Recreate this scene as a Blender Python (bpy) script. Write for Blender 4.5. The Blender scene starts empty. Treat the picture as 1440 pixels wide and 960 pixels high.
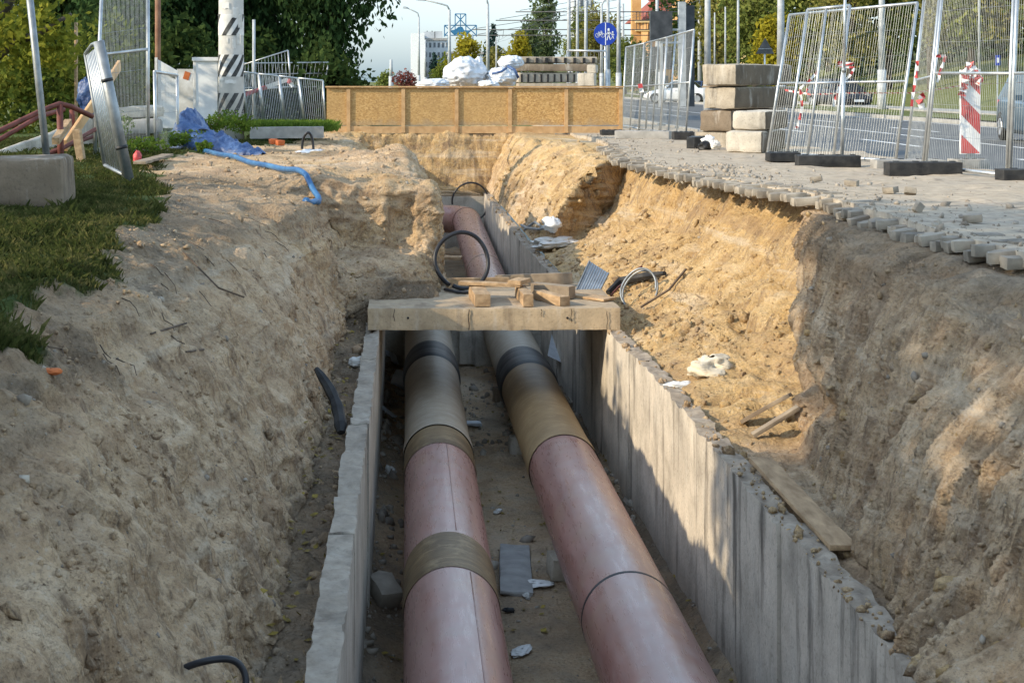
import bpy, math, random
import numpy as np
from mathutils import Vector, Matrix, Euler

SC = bpy.context.scene
COL = SC.collection
RND = random.Random(7)
NP = np.random.default_rng(11)
F, VX, VY, CZ = 2100.0, 571.0, 115.0, 1.1          # focal length (px of a 1440 px wide picture), vanishing point, eye height


def P(px, py, Y):
    """a point at depth Y metres along a line of sight"""
    return ((px - VX) / F * Y, Y, CZ - (py - VY) / F * Y)


# ------------------------------------------------------------------ noise
def _h(ix, iy, iz, seed):
    n = (ix * 374761393 + iy * 668265263 + iz * 2147483647 + seed * 1274126177) & 0xFFFFFFFF
    n = ((n ^ (n >> 13)) * 1274126177) & 0xFFFFFFFF
    n = n ^ (n >> 16)
    return (n & 0xFFFF) / 32767.5 - 1.0


def vnoise(p, seed=0):
    p = np.asarray(p, float)
    i = np.floor(p).astype(np.int64)
    f = p - i
    f = f * f * f * (f * (f * 6 - 15) + 10)
    x, y, z = i[..., 0], i[..., 1], i[..., 2]
    fx, fy, fz = f[..., 0], f[..., 1], f[..., 2]
    r = 0
    for dx in (0, 1):
        for dy in (0, 1):
            for dz in (0, 1):
                w = (fx if dx else 1 - fx) * (fy if dy else 1 - fy) * (fz if dz else 1 - fz)
                r = r + w * _h(x + dx, y + dy, z + dz, seed)
    return r


def fbm(p, octv=4, seed=0, gain=.5):
    p = np.asarray(p, float)
    a, s, r = 1.0, 0, 0
    for k in range(octv):
        r = r + a * vnoise(p * (2.03 ** k) + 17.3 * k, seed + k)
        s += a
        a *= gain
    return r / s


# ------------------------------------------------------------------ mesh building
class MB:
    def __init__(s):
        s.v, s.f, s.m, s.n = [], [], [], 0

    def add(s, v, f, m=0):
        v = [tuple(map(float, q)) for q in v]
        s.v += v
        s.f += [tuple(int(i) + s.n for i in q) for q in f]
        s.m += [m] * len(f)
        s.n += len(v)
        return s

    def box(s, c, d, rot=(0, 0, 0), m=0, taper=1.0):
        R = Euler(rot).to_matrix()
        c = Vector(c)
        v = []
        for z in (-.5, .5):
            t = taper if z > 0 else 1
            for x, y in ((-.5, -.5), (.5, -.5), (.5, .5), (-.5, .5)):
                v.append(c + R @ Vector((x * d[0] * t, y * d[1] * t, z * d[2])))
        return s.add(v, [(3, 2, 1, 0), (4, 5, 6, 7), (0, 1, 5, 4), (1, 2, 6, 5), (2, 3, 7, 6), (3, 0, 4, 7)], m)

    def bar(s, a, b, w, h, m=0, roll=0):
        """square bar from a to b"""
        a, b = Vector(a), Vector(b)
        d = (b - a).normalized()
        up = Vector((0, 0, 1)) if abs(d.z) < .95 else Vector((0, 1, 0))
        sd = d.cross(up).normalized()
        u = sd.cross(d)
        if roll:
            R = Matrix.Rotation(roll, 3, d)
            sd, u = R @ sd, R @ u
        v = []
        for q in (a, b):
            for i, j in ((-.5, -.5), (.5, -.5), (.5, .5), (-.5, .5)):
                v.append(q + sd * (i * w) + u * (j * h))
        return s.add(v, [(3, 2, 1, 0), (4, 5, 6, 7), (0, 1, 5, 4), (1, 2, 6, 5), (2, 3, 7, 6), (3, 0, 4, 7)], m)

    def tube(s, pts, r, n=8, m=0, cap=True):
        pts = [Vector(p) for p in pts]
        rs = r if isinstance(r, (list, tuple)) else [r] * len(pts)
        v, f = [], []
        prev = None
        for i, p in enumerate(pts):
            d = (pts[min(i + 1, len(pts) - 1)] - pts[max(i - 1, 0)]).normalized()
            if prev is None:
                up = Vector((0, 0, 1)) if abs(d.z) < .9 else Vector((0, 1, 0))
                sd = d.cross(up).normalized()
            else:
                sd = (prev - d * prev.dot(d)).normalized()
            prev = sd
            u = sd.cross(d)
            for k in range(n):
                a = 2 * math.pi * k / n
                v.append(p + (sd * math.cos(a) + u * math.sin(a)) * rs[i])
        for i in range(len(pts) - 1):
            for k in range(n):
                k2 = (k + 1) % n
                f.append((i * n + k, i * n + k2, (i + 1) * n + k2, (i + 1) * n + k))
        if cap:
            f.append(tuple(range(n))[::-1])
            f.append(tuple((len(pts) - 1) * n + k for k in range(n)))
        return s.add(v, f, m)

    def grid(s, G, m=0, close=False):
        a, b = G.shape[:2]
        idx = np.arange(a * b).reshape(a, b)
        q = np.stack([idx[:-1, :-1], idx[:-1, 1:], idx[1:, 1:], idx[1:, :-1]], -1).reshape(-1, 4)
        return s.add(G.reshape(-1, 3), q, m)

    def build(s, name, mats, parent=None, smooth=False, loc=None):
        me = bpy.data.meshes.new(name)
        me.from_pydata(s.v, [], s.f)
        o = bpy.data.objects.new(name, me)
        COL.objects.link(o)
        for q in (mats if isinstance(mats, (list, tuple)) else [mats]):
            me.materials.append(q)
        if any(s.m):
            me.polygons.foreach_set('material_index', s.m)
        if smooth:
            me.polygons.foreach_set('use_smooth', [True] * len(s.f))
        me.update()
        if parent is not None:
            o.parent = parent
            o.location = -Vector(parent.location) if parent.rotation_euler.z == 0 else (0, 0, 0)
        return o


def fast_mesh(name, V, Q, mat, parent=None, smooth=False):
    """V (n,3), Q (m,k) arrays"""
    me = bpy.data.meshes.new(name)
    V = np.ascontiguousarray(V, dtype=np.float32)
    Q = np.ascontiguousarray(Q, dtype=np.int32)
    k = Q.shape[1]
    me.vertices.add(len(V))
    me.vertices.foreach_set('co', V.ravel())
    me.loops.add(Q.size)
    me.loops.foreach_set('vertex_index', Q.ravel())
    me.polygons.add(len(Q))
    me.polygons.foreach_set('loop_start', np.arange(0, Q.size, k, dtype=np.int32))
    me.polygons.foreach_set('loop_total', np.full(len(Q), k, dtype=np.int32))
    if smooth:
        me.polygons.foreach_set('use_smooth', np.ones(len(Q), dtype=bool))
    me.update(calc_edges=True)
    me.validate()
    me.materials.append(mat)
    o = bpy.data.objects.new(name, me)
    COL.objects.link(o)
    if parent is not None:
        o.parent = parent
        o.location = -Vector(parent.location)
    return o


def tag(o, label, cat, group=None, kind=None):
    o['label'] = label
    o['category'] = cat
    if group:
        o['group'] = group
    if kind:
        o['kind'] = kind
    return o


def thing(name, loc, label, cat, group=None):
    o = bpy.data.objects.new(name, None)
    o.empty_display_size = .1
    o.location = loc
    COL.objects.link(o)
    return tag(o, label, cat, group)


def structure(o):
    o['kind'] = 'structure'
    return o


def copy_tree(o, parent=None):
    c = o.copy()
    COL.objects.link(c)
    if parent is not None:
        c.parent = parent
    for ch in o.children:
        copy_tree(ch, c)
    return c


def gridbox(c, d, n, amp=.0, seed=0, rot=(0, 0, 0), fn=None, sc=4.0, chip=0):
    """box of subdivided faces, roughened by noise (position based, so seams stay closed)"""
    mb_v, mb_f, k = [], [], 0
    for ax in range(3):
        u, w = [(1, 2), (2, 0), (0, 1)][ax]
        for sgn in (-1, 1):
            a = np.linspace(-.5, .5, n[u] + 1)
            b = np.linspace(-.5, .5, n[w] + 1)
            A, B = np.meshgrid(a, b, indexing='ij')
            G = np.zeros(A.shape + (3,))
            G[..., u], G[..., w], G[..., ax] = A, B, .5 * sgn
            idx = np.arange(A.size).reshape(A.shape) + k
            q = np.stack([idx[:-1, :-1], idx[1:, :-1], idx[1:, 1:], idx[:-1, 1:]], -1).reshape(-1, 4)
            if sgn < 0:
                q = q[:, ::-1]
            mb_v.append(G.reshape(-1, 3))
            mb_f.append(q)
            k += A.size
    V = np.concatenate(mb_v) * np.array(d)
    Q = np.concatenate(mb_f)
    if chip:                       # worn edges: vertices near two faces at once are pulled in
        e = .5 * np.array(d) - np.abs(V)
        near = np.sort(e, 1)[:, 1]
        w = np.clip(1 - near / max(chip * 2, 1e-4), 0, 1)
        nz = np.clip(fbm(V * sc * 2 + seed * 3.1, 3, seed) * .5 + .55, 0, 1)
        V = V * (1 - (chip * w * nz)[:, None] / np.maximum(np.array(d) * .5, .02))
    if amp:
        q = V + seed * 7.7
        V = V + amp * np.stack([fbm(q * sc, 3, seed + 1), fbm(q * sc, 3, seed + 5), fbm(q * sc, 3, seed + 9)], -1)
    R = np.array(Euler(rot).to_matrix())
    V = V @ R.T + np.array(c)
    if fn is not None:
        V = fn(V)
    return V, Q


# ------------------------------------------------------------------ materials
def lin(c):
    return (c[0], c[1], c[2], 1)


class NT:
    def __init__(s, name):
        s.mat = bpy.data.materials.new(name)
        s.mat.use_nodes = True
        s.nt = s.mat.node_tree
        s.b = s.nt.nodes['Principled BSDF']
        s.geo = s.nt.nodes.new('ShaderNodeNewGeometry')
        s.tc = s.nt.nodes.new('ShaderNodeTexCoord')

    def n(s, t, **k):
        q = s.nt.nodes.new(t)
        for a, b in k.items():
            setattr(q, a, b)
        return q

    def l(s, a, b):
        s.nt.links.new(a, b)

    def noise(s, scale, detail=5, stretch=None, coord='pos', rough=.55, dist=0):
        src = s.geo.outputs['Position'] if coord == 'pos' else s.tc.outputs['Object']
        if stretch:
            mp = s.n('ShaderNodeMapping')
            mp.inputs['Scale'].default_value = stretch
            s.l(src, mp.inputs[0])
            src = mp.outputs[0]
        q = s.n('ShaderNodeTexNoise')
        q.inputs['Scale'].default_value = scale
        q.inputs['Detail'].default_value = detail
        q.inputs['Roughness'].default_value = rough
        q.inputs['Distortion'].default_value = dist
        s.l(src, q.inputs['Vector'])
        return q.outputs['Fac']

    def ramp(s, fac, stops):
        q = s.n('ShaderNodeValToRGB')
        e = q.color_ramp.elements
        while len(e) < len(stops):
            e.new(.5)
        for i, (p, c) in enumerate(stops):
            e[i].position = p
            e[i].color = lin(c) if not isinstance(c, (int, float)) else (c, c, c, 1)
        s.l(fac, q.inputs[0])
        return q.outputs[0]

    def mix(s, fac, a, b, mode='MIX'):
        q = s.n('ShaderNodeMix', data_type='RGBA', blend_type=mode)
        for sock, val in ((q.inputs[0], fac), (q.inputs[6], a), (q.inputs[7], b)):
            if isinstance(val, (int, float)):
                sock.default_value = val
            elif isinstance(val, tuple):
                sock.default_value = lin(val)
            else:
                s.l(val, sock)
        return q.outputs[2]

    def math(s, op, a, b=0.0):
        q = s.n('ShaderNodeMath', operation=op)
        for sock, val in ((q.inputs[0], a), (q.inputs[1], b)):
            if isinstance(val, (int, float)):
                sock.default_value = val
            else:
                s.l(val, sock)
        return q.outputs[0]

    def bump(s, h, strength=.5, dist=.02, prev=None):
        q = s.n('ShaderNodeBump')
        q.inputs['Strength'].default_value = strength
        q.inputs['Distance'].default_value = dist
        s.l(h, q.inputs['Height'])
        if prev is not None:
            s.l(prev, q.inputs['Normal'])
        return q.outputs[0]

    def done(s, col, rough=.85, normal=None, spec=.3, metal=0.0):
        if isinstance(col, tuple):
            s.b.inputs['Base Color'].default_value = lin(col)
        else:
            s.l(col, s.b.inputs['Base Color'])
        if isinstance(rough, (int, float)):
            s.b.inputs['Roughness'].default_value = rough
        else:
            s.l(rough, s.b.inputs['Roughness'])
        s.b.inputs['Specular IOR Level'].default_value = spec
        s.b.inputs['Metallic'].default_value = metal
        if normal is not None:
            s.l(normal, s.b.inputs['Normal'])
        return s.mat


def simple(name, c1, c2, scale=6, rough=.7, bump=.3, bd=.01, spec=.3, metal=0.0, stretch=None, coord='obj', lo=.35, hi=.65, bscale=4):
    t = NT(name)
    f = t.noise(scale, 6, stretch, coord)
    c = t.ramp(f, [(lo, c1), (hi, c2)])
    nm = t.bump(t.noise(scale * bscale, 6, stretch, coord), bump, bd) if bump else None
    return t.done(c, rough, nm, spec, metal)


def soil_mat(name='soil', streaks=True):
    t = NT(name)
    so_ = (1.2, 13.0, 1.2) if streaks else (5, 5, 5)
    s2_ = (3.4, 38, 2.8) if streaks else (12, 12, 12)
    at = t.n('ShaderNodeAttribute', attribute_name='tone')
    sp = t.n('ShaderNodeSeparateColor')
    t.l(at.outputs['Color'], sp.inputs[0])
    ochre, dark, grs = sp.outputs[0], sp.outputs[1], sp.outputs[2]
    big = t.noise(.9, 4)
    mid = t.noise(4.5, 8, rough=.62)
    fine = t.noise(34, 6, rough=.65)
    stre = t.noise(1.0, 7, stretch=so_, rough=.66, dist=.15)
    beige = t.ramp(mid, [(.25, (.40, .26, .15)), (.5, (.60, .43, .265)), (.75, (.72, .56, .385))])
    och = t.ramp(mid, [(.25, (.40, .245, .10)), (.5, (.58, .39, .18)), (.75, (.70, .51, .28))])
    fo = t.math('ADD', ochre, t.math('MULTIPLY', t.math('SUBTRACT', big, .5), 1.5))
    fo = t.ramp(fo, [(.25, 0.0), (.75, 1.0)])
    c = t.mix(fo, beige, och)
    st2 = t.noise(1.0, 7, stretch=s2_, rough=.68, dist=.2)
    vf = t.noise(90, 4, rough=.7)
    nz = t.n('ShaderNodeSeparateXYZ')
    t.l(t.geo.outputs['Normal'], nz.inputs[0])
    steep = t.ramp(nz.outputs[2], [(.45, 1.0), (.82, .12)])          # scrape marks only show on steep faces
    stre = t.math('ADD', t.math('MULTIPLY', t.math('SUBTRACT', stre, .5), steep), .5)
    st2 = t.math('ADD', t.math('MULTIPLY', t.math('SUBTRACT', st2, .5), steep), .5)
    c = t.mix(t.ramp(stre, [(.37, .72), (.5, 0.0)]), c, (.215, .15, .10))
    c = t.mix(t.ramp(st2, [(.37, .6), (.48, 0.0)]), c, (.20, .14, .095))
    c = t.mix(t.ramp(st2, [(.55, .0), (.68, .45)]), c, (.62, .53, .42))
    c = t.mix(t.ramp(fine, [(.34, .5), (.46, 0.0)]), c, (.16, .115, .08))
    c = t.mix(t.ramp(fine, [(.55, .0), (.68, .4)]), c, (.66, .58, .47))
    c = t.mix(t.ramp(vf, [(.34, .4), (.45, 0.0)]), c, (.15, .11, .08))
    lay = t.noise(1.0, 5, stretch=(.5, .35, 5.5), rough=.6, dist=.6)
    c = t.mix(t.ramp(lay, [(.36, .42), (.47, 0.0)]), c, (.32, .215, .135))
    c = t.mix(t.ramp(lay, [(.55, 0.0), (.66, .5)]), c, (.68, .57, .43))
    pat = t.noise(1.7, 6, rough=.6)
    c = t.mix(t.ramp(pat, [(.36, .34), (.47, 0.0)]), c, (.26, .18, .12))
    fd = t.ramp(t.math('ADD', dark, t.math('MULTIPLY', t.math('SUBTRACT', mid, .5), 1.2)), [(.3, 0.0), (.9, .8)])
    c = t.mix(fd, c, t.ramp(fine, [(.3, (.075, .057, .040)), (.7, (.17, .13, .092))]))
    fg = t.ramp(t.math('ADD', grs, t.math('MULTIPLY', t.math('SUBTRACT', mid, .5), 1.0)), [(.4, 0.0), (.65, 1.0)])
    c = t.mix(fg, c, t.ramp(t.noise(16, 5), [(.3, (.035, .055, .015)), (.7, (.10, .13, .04))]))
    nb = t.bump(stre, .6, .06)
    nb = t.bump(st2, .5, .025, nb)
    nb = t.bump(t.noise(11, 8, rough=.7), .9, .05, nb)
    vo = t.n('ShaderNodeTexVoronoi')
    vo.inputs['Scale'].default_value = 38
    t.l(t.geo.outputs['Position'], vo.inputs['Vector'])
    vm = t.math('MULTIPLY', t.math('SUBTRACT', 1.0, vo.outputs['Distance']), t.ramp(t.noise(3, 5), [(.42, 0.0), (.6, 1.0)]))
    nb = t.bump(vm, .8, .02, nb)
    nb = t.bump(fine, .9, .018, nb)
    return t.done(c, .95, nb, .1)


def concrete_mat(name, base=(.40, .365, .31), streak=.8, warm=.0, dark=(.07, .06, .05), top_dirt=0):
    t = NT(name)
    a = t.noise(2.2, 7, rough=.6)
    f = t.noise(40, 5)
    b2 = tuple(min(1, q * 1.28) for q in base)
    b0 = tuple(q * .62 for q in base)
    c = t.ramp(a, [(.28, b0), (.5, base), (.72, b2)])
    st = t.noise(1.0, 6, stretch=(4.2, 4.2, .4), rough=.62)
    c = t.mix(t.ramp(st, [(.32, streak), (.45, 0.0)]), c, dark)
    st2 = t.noise(1.0, 7, stretch=(6, 6, 1.6), rough=.6)
    c = t.mix(t.ramp(st2, [(.54, 0.0), (.70, .45)]), c, (.62, .57, .49))
    c = t.mix(t.ramp(f, [(.3, .35), (.45, 0.0)]), c, dark)
    nz = t.n('ShaderNodeSeparateXYZ')
    t.l(t.geo.outputs['Normal'], nz.inputs[0])
    if top_dirt:                                                      # soil lies on the upward faces
        dm = t.math('MULTIPLY', t.ramp(nz.outputs[2], [(.45, 0.0), (.8, 1.0)]), t.ramp(t.noise(7, 6, rough=.65), [(.3, .55), (.55, 1.0)]))
        c = t.mix(t.math('MULTIPLY', dm, top_dirt), c, t.ramp(t.noise(13, 6), [(.3, (.16, .12, .085)), (.7, (.36, .285, .205))]))
    nb = t.bump(t.noise(9, 8, rough=.65), .5, .02)
    nb = t.bump(f, .35, .006, nb)
    return t.done(c, .9, nb, .2)


M = {}
M['soil'] = soil_mat()
M['wall'] = concrete_mat('wall_concrete', (.50, .44, .36), .85, top_dirt=.8)
M['wall_cool'] = concrete_mat('wall_concrete_pale', (.42, .375, .31), .6, top_dirt=.6)
M['slab'] = concrete_mat('slab_concrete', (.50, .385, .25), .6, dark=(.13, .09, .06), top_dirt=.5)
M['block'] = concrete_mat('block_concrete', (.38, .325, .25), .8)
M['block_pale'] = concrete_mat('block_concrete_pale', (.50, .45, .37), .5)
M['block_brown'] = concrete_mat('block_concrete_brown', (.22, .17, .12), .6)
M['grey_conc'] = simple('grey_concrete', (.25, .24, .22), (.38, .36, .33), 5, .9, .4, .01)
M['rubble'] = simple('rubble_stone', (.17, .14, .11), (.40, .35, .28), 3, .95, .5, .02, coord='pos')
M['paver'] = simple('paver_concrete', (.15, .13, .105), (.38, .33, .26), 5, .92, .5, .01, coord='pos')
M['metal'] = simple('galvanised_steel', (.40, .42, .43), (.55, .57, .57), 8, .42, .08, .002, .5, .75)
M['metal_dark'] = simple('dull_steel', (.20, .215, .22), (.33, .35, .36), 8, .5, .08, .002, .5, .6)
M['wire'] = simple('fence_wire', (.22, .235, .235), (.36, .38, .38), 8, .5, 0, .002, .5, .6)
M['post'] = simple('lamp_post_grey', (.33, .35, .36), (.45, .47, .48), 4, .6, .1, .002)
M['rubber'] = simple('black_rubber', (.016, .016, .017), (.045, .043, .04), 7, .65, .4, .01)
M['black'] = simple('black_paint', (.012, .012, .013), (.03, .03, .03), 7, .5, .1, .004)
M['hose'] = simple('black_hose', (.012, .012, .014), (.03, .03, .034), 7, .38, .1, .004)
M['red'] = simple('red_tape', (.42, .045, .05), (.58, .09, .09), 5, .45, .1, .004)
M['white'] = simple('white_plastic', (.68, .68, .67), (.82, .82, .80), 5, .5, .1, .004)
M['offwhite'] = simple('dirty_white', (.50, .48, .43), (.76, .74, .70), 4, .75, .4, .01)
M['bag'] = simple('woven_bag', (.48, .50, .53), (.70, .72, .74), 2, .6, .4, .03)
M['cloth'] = simple('cream_cloth', (.50, .42, .30), (.72, .64, .50), 6, .9, .6, .02)
M['tarp'] = simple('blue_tarp', (.012, .035, .12), (.06, .12, .27), 4, .42, .5, .04, .5)
M['bluepipe'] = simple('blue_water_pipe', (.012, .08, .22), (.05, .17, .34), 4, .4, .08, .004, .5)
M['rust'] = simple('rust_red_paint', (.10, .030, .022), (.19, .06, .045), 7, .6, .2, .004)
M['orange'] = simple('orange_brick', (.40, .10, .03), (.55, .16, .05), 7, .8, .3, .01)
M['wood'] = simple('pale_timber', (.29, .19, .105), (.50, .345, .20), 9, .85, .5, .012, stretch=(1.6, .5, 1.8), bscale=4)
M['wood_grey'] = simple('weathered_timber', (.18, .135, .095), (.34, .27, .19), 5, .85, .5, .012, bscale=5)
M['wood_orange'] = simple('fresh_timber', (.50, .28, .12), (.68, .44, .22), 4, .75, .25, .008)
M['wood_red'] = simple('brown_timber_post', (.20, .10, .06), (.32, .18, .11), 4, .8, .25, .008)
M['glass'] = simple('car_glass', (.012, .016, .018), (.02, .026, .03), 1, .15, 0, .01, .25)
M['tyre'] = simple('tyre', (.012, .012, .012), (.025, .025, .025), 5, .8, .3, .005)
M['rim'] = simple('alloy_rim', (.45, .46, .47), (.6, .6, .6), 5, .3, 0, .01, .5, .8)
M['plastic_grey'] = simple('grey_plastic_sheet', (.34, .36, .38), (.50, .52, .54), 5, .45, .3, .01, .4)
M['twig'] = simple('twig_bark', (.07, .05, .035), (.15, .11, .08), 9, .9, .3, .01)
M['bark'] = simple('tree_bark', (.05, .042, .032), (.13, .11, .085), 5, .95, .6, .03, coord='pos', stretch=(1, 1, .3))
M['litter'] = simple('fallen_leaf', (.10, .065, .02), (.34, .25, .05), 30, .9, 0, coord='pos')
# ------------------------------------------------------------------ camera, light, sky
cam = bpy.data.cameras.new('camera')
cam.sensor_width = 36
cam.lens = F / 1440 * 36
cam.shift_x = (720 - VX) / 1440
cam.shift_y = -(480 - VY) / 1440
cam.clip_start, cam.clip_end = .1, 6000
co = bpy.data.objects.new('camera', cam)
co.location = (0, 0, CZ)
co.rotation_euler = (math.radians(90), 0, 0)
COL.objects.link(co)
SC.camera = co
AZ, EL = math.radians(20), math.radians(27)           # sun: from the left, a little behind the camera
ld = Vector((math.cos(AZ) * math.cos(EL), math.sin(AZ) * math.cos(EL), -math.sin(EL)))
sl = bpy.data.lights.new('sun', 'SUN')
sl.energy = 5.2
sl.angle = math.radians(.55)
sl.color = (1, .85, .62)
so = bpy.data.objects.new('sun', sl)
so.rotation_euler = ld.to_track_quat('-Z', 'Y').to_euler()
so.location = (-20, -10, 20)
COL.objects.link(so)
W = bpy.data.worlds.new('World')
SC.world = W
W.use_nodes = True
sky = W.node_tree.nodes.new('ShaderNodeTexSky')
sky.sky_type = 'NISHITA'
sky.sun_disc = False
sky.sun_elevation = EL
sky.sun_rotation = math.atan2(-math.cos(AZ), -math.sin(AZ))
sky.air_density = 1.0
sky.ozone_density = 2.5
sky.dust_density = .15
bg = W.node_tree.nodes['Background']
bg.inputs[1].default_value = .15
wn, wl_ = W.node_tree.nodes, W.node_tree.links
wtc, wsp, wrp, wmx = wn.new('ShaderNodeTexCoord'), wn.new('ShaderNodeSeparateXYZ'), wn.new('ShaderNodeValToRGB'), wn.new('ShaderNodeMix')
wmx.data_type, wmx.blend_type = 'RGBA', 'MULTIPLY'
wmx.inputs[0].default_value = 1
wl_.new(wtc.outputs['Generated'], wsp.inputs[0])
wl_.new(wsp.outputs[2], wrp.inputs[0])
e = wrp.color_ramp.elements                        # a slightly hazy, cooler band low over the horizon
e[0].position, e[0].color = .0, (.085, .13, .225, 1)
e[1].position, e[1].color = .30, (1.15, .90, .67, 1)
wl_.new(sky.outputs[0], wmx.inputs[6])
wl_.new(wrp.outputs[0], wmx.inputs[7])
wgn = wn.new('ShaderNodeVectorMath')
wgn.operation = 'SCALE'
wgn.inputs['Scale'].default_value = 4.6
wl_.new(wmx.outputs[2], wgn.inputs[0])
wl_.new(wgn.outputs[0], bg.inputs[0])
SC.view_settings.view_transform = 'Standard'
SC.view_settings.look = 'None'
SC.view_settings.exposure = 0
SC.cycles.max_bounces = 6
SC.cycles.transparent_max_bounces = 8


# ------------------------------------------------------------------ terrain
def gz(y):
    return -np.interp(y, [20, 36], [0, .13])


def pvz(y):
    """height of the paving: it rises a little towards the viewer"""
    return gz(y) + np.interp(y, [8, 13.5, 17, 19], [.13, .10, .02, 0])


def loft(stations, ys, mseg):
    Y0 = np.array([s[0] for s in stations])
    Pt = np.array([s[1] for s in stations])                # (S, K, 2)
    K = Pt.shape[1]
    C = np.stack([np.stack([np.interp(ys, Y0, Pt[:, k, j]) for j in (0, 1)], -1) for k in range(K)], 1)
    us = np.concatenate([np.linspace(k, k + 1, mseg[k], endpoint=False) for k in range(K - 1)] + [[K - 1]])
    G = np.zeros((len(ys), len(us), 3))
    for i in range(len(ys)):
        for j, ax in ((0, 0), (1, 2)):
            q = np.interp(us, np.arange(K), C[i, :, j])
            s = q.copy()
            for _ in range(3):                                # rounds the profile's corners
                s[1:-1] = (s[:-2] + 2 * s[1:-1] + s[2:]) / 4
            G[i, :, ax] = s
        G[i, :, 1] = ys[i]
    return G, us


def grid_normals(G):
    a = np.gradient(G, axis=0)
    b = np.gradient(G, axis=1)
    n = np.cross(b, a)
    n /= np.linalg.norm(n, axis=-1, keepdims=True) + 1e-9
    return n


def terrain(name, G, tone, mat):
    a, b = G.shape[:2]
    idx = np.arange(a * b).reshape(a, b)
    Q = np.stack([idx[:-1, :-1], idx[:-1, 1:], idx[1:, 1:], idx[1:, :-1]], -1).reshape(-1, 4)
    o = fast_mesh(name, G.reshape(-1, 3), Q, mat, smooth=True)
    at = o.data.color_attributes.new('tone', 'FLOAT_COLOR', 'POINT')
    c = np.ones((a * b, 4), np.float32)
    c[:, :3] = tone.reshape(-1, 3)
    at.data.foreach_set('color', c.ravel())
    return structure(o)


def mixnoise(p, amp, octv, seed, st=(1, 1, 1)):
    return amp * fbm(p * np.array(st), octv, seed)


# --- left side: from the channel wall up the bank and out over the grass, closing the far end of the trench
LP = [
    (1.0, [(-.41, -1.72), (-.62, -1.72), (-.86, -1.25), (-1.15, -.80), (-1.5, -.55), (-2.1, -.3), (-4.5, .0), (-13, -.1)]),
    (4.5, [(-.41, -1.70), (-.62, -1.70), (-.86, -1.25), (-1.15, -.80), (-1.5, -.52), (-2.1, -.2), (-4.5, .05), (-13, -.1)]),
    (6.5, [(-.41, -1.62), (-.66, -1.65), (-.90, -1.15), (-1.28, -.62), (-1.62, -.22), (-2.0, -.03), (-4.5, .12), (-13, -.1)]),
    (10., [(-.41, -1.58), (-.68, -1.58), (-.85, -1.15), (-1.20, -.65), (-1.65, -.25), (-2.05, -.02), (-4.5, .10), (-13, -.1)]),
    (14., [(-.41, -1.50), (-.68, -1.48), (-.80, -1.10), (-1.02, -.65), (-1.50, -.25), (-2.4, -.02), (-4.5, .05), (-13, -.1)]),
    (15.5, [(-.41, -1.42), (-.66, -1.38), (-.80, -1.05), (-.93, -.65), (-1.12, -.30), (-2.4, -.03), (-4.5, .05), (-13, -.1)]),
    (15.75, [(.30, -1.19), (-.15, -1.18), (-.80, -1.10), (-.93, -.68), (-1.08, -.30), (-2.4, -.03), (-4.5, .05), (-13, -.1)]),
    (16.2, [(.38, -1.19), (.31, -1.14), (-.05, -.98), (-.86, -.95), (-1.04, -.29), (-2.4, -.03), (-4.5, .05), (-13, -.1)]),
    (16.85, [(.44, -1.30), (.37, -1.05), (.18, -.80), (-.74, -.80), (-1.0, -.27), (-2.4, -.05), (-4.5, .05), (-13, -.1)]),
    (17.1, [(.45, -1.33), (.39, -1.02), (.36, -.60), (.28, -.16), (-.78, -.07), (-1.8, -.04), (-4.5, .04), (-13, -.1)]),
    (18.3, [(.46, -1.36), (.40, -1.05), (.36, -.60), (.26, -.18), (.05, -.03), (-1.2, -.03), (-4.5, .04), (-13, -.1)]),
    (20.6, [(.46, -1.40), (.40, -1.15), (.28, -.70), (.15, -.25), (-.05, .0), (-1.0, -.02), (-4.5, .04), (-13, -.1)]),
    (21.2, [(.46, -2.30), (.38, -1.20), (.28, -.70), (.15, -.25), (-.05, .0), (-1.0, -.02), (-4.5, .04), (-13, -.1)]),
    (24.4, [(.32, -2.40), (.25, -1.30), (.20, -.80), (.08, -.40), (-.12, -.08), (-1.0, -.05), (-4.5, .03), (-13, -.1)]),
    (25.2, [(-.40, -1.60), (-.46, -1.48), (-.62, -.95), (-.80, -.45), (-1.02, -.16), (-1.7, -.09), (-4.5, .0), (-13, -.1)]),
    (29., [(-.40, -1.6), (-.48, -1.48), (-.64, -.95), (-.82, -.48), (-1.06, -.18), (-1.7, -.1), (-4.5, .0), (-13, -.15)]),
    (33., [(-.40, -1.6), (-.48, -1.5), (-.64, -.98), (-.82, -.5), (-1.06, -.19), (-1.7, -.12), (-4.5, -.05), (-13, -.2)]),
    (35.6, [(-.40, -1.7), (-.48, -1.6), (-.64, -1.0), (-.82, -.55), (-1.06, -.2), (-1.7, -.14), (-4.5, -.08), (-13, -.22)]),
    (35.85, [(3.6, -1.68), (2.6, -1.66), (1.5, -1.64), (.4, -1.62), (-.75, -1.3), (-1.5, -.16), (-4.5, -.09), (-13, -.22)]),
    (36.02, [(3.6, -.15), (2.6, -.15), (1.5, -.15), (.4, -.15), (-.75, -.15), (-1.5, -.15), (-4.5, -.1), (-13, -.22)]),
    (40., [(3.6, -.17), (2.6, -.17), (1.5, -.17), (.4, -.17), (-.5, -.17), (-1.4, -.17), (-4.5, -.15), (-13, -.25)]),
    (49., [(3.6, -.36), (2.6, -.36), (1.5, -.36), (.4, -.36), (-.5, -.36), (-1.4, -.36), (-4.5, -.36), (-13, -.36)]),
]


def ylist(a, b, k, extra):
    y, out = a, []
    while y < b:
        out.append(y)
        y += max(.018, y * k)
    for e0, e1, n in extra:
        out += list(np.linspace(e0, e1, n))
    out.append(b)
    return np.array(sorted(set(np.round(out, 4))))


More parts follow.
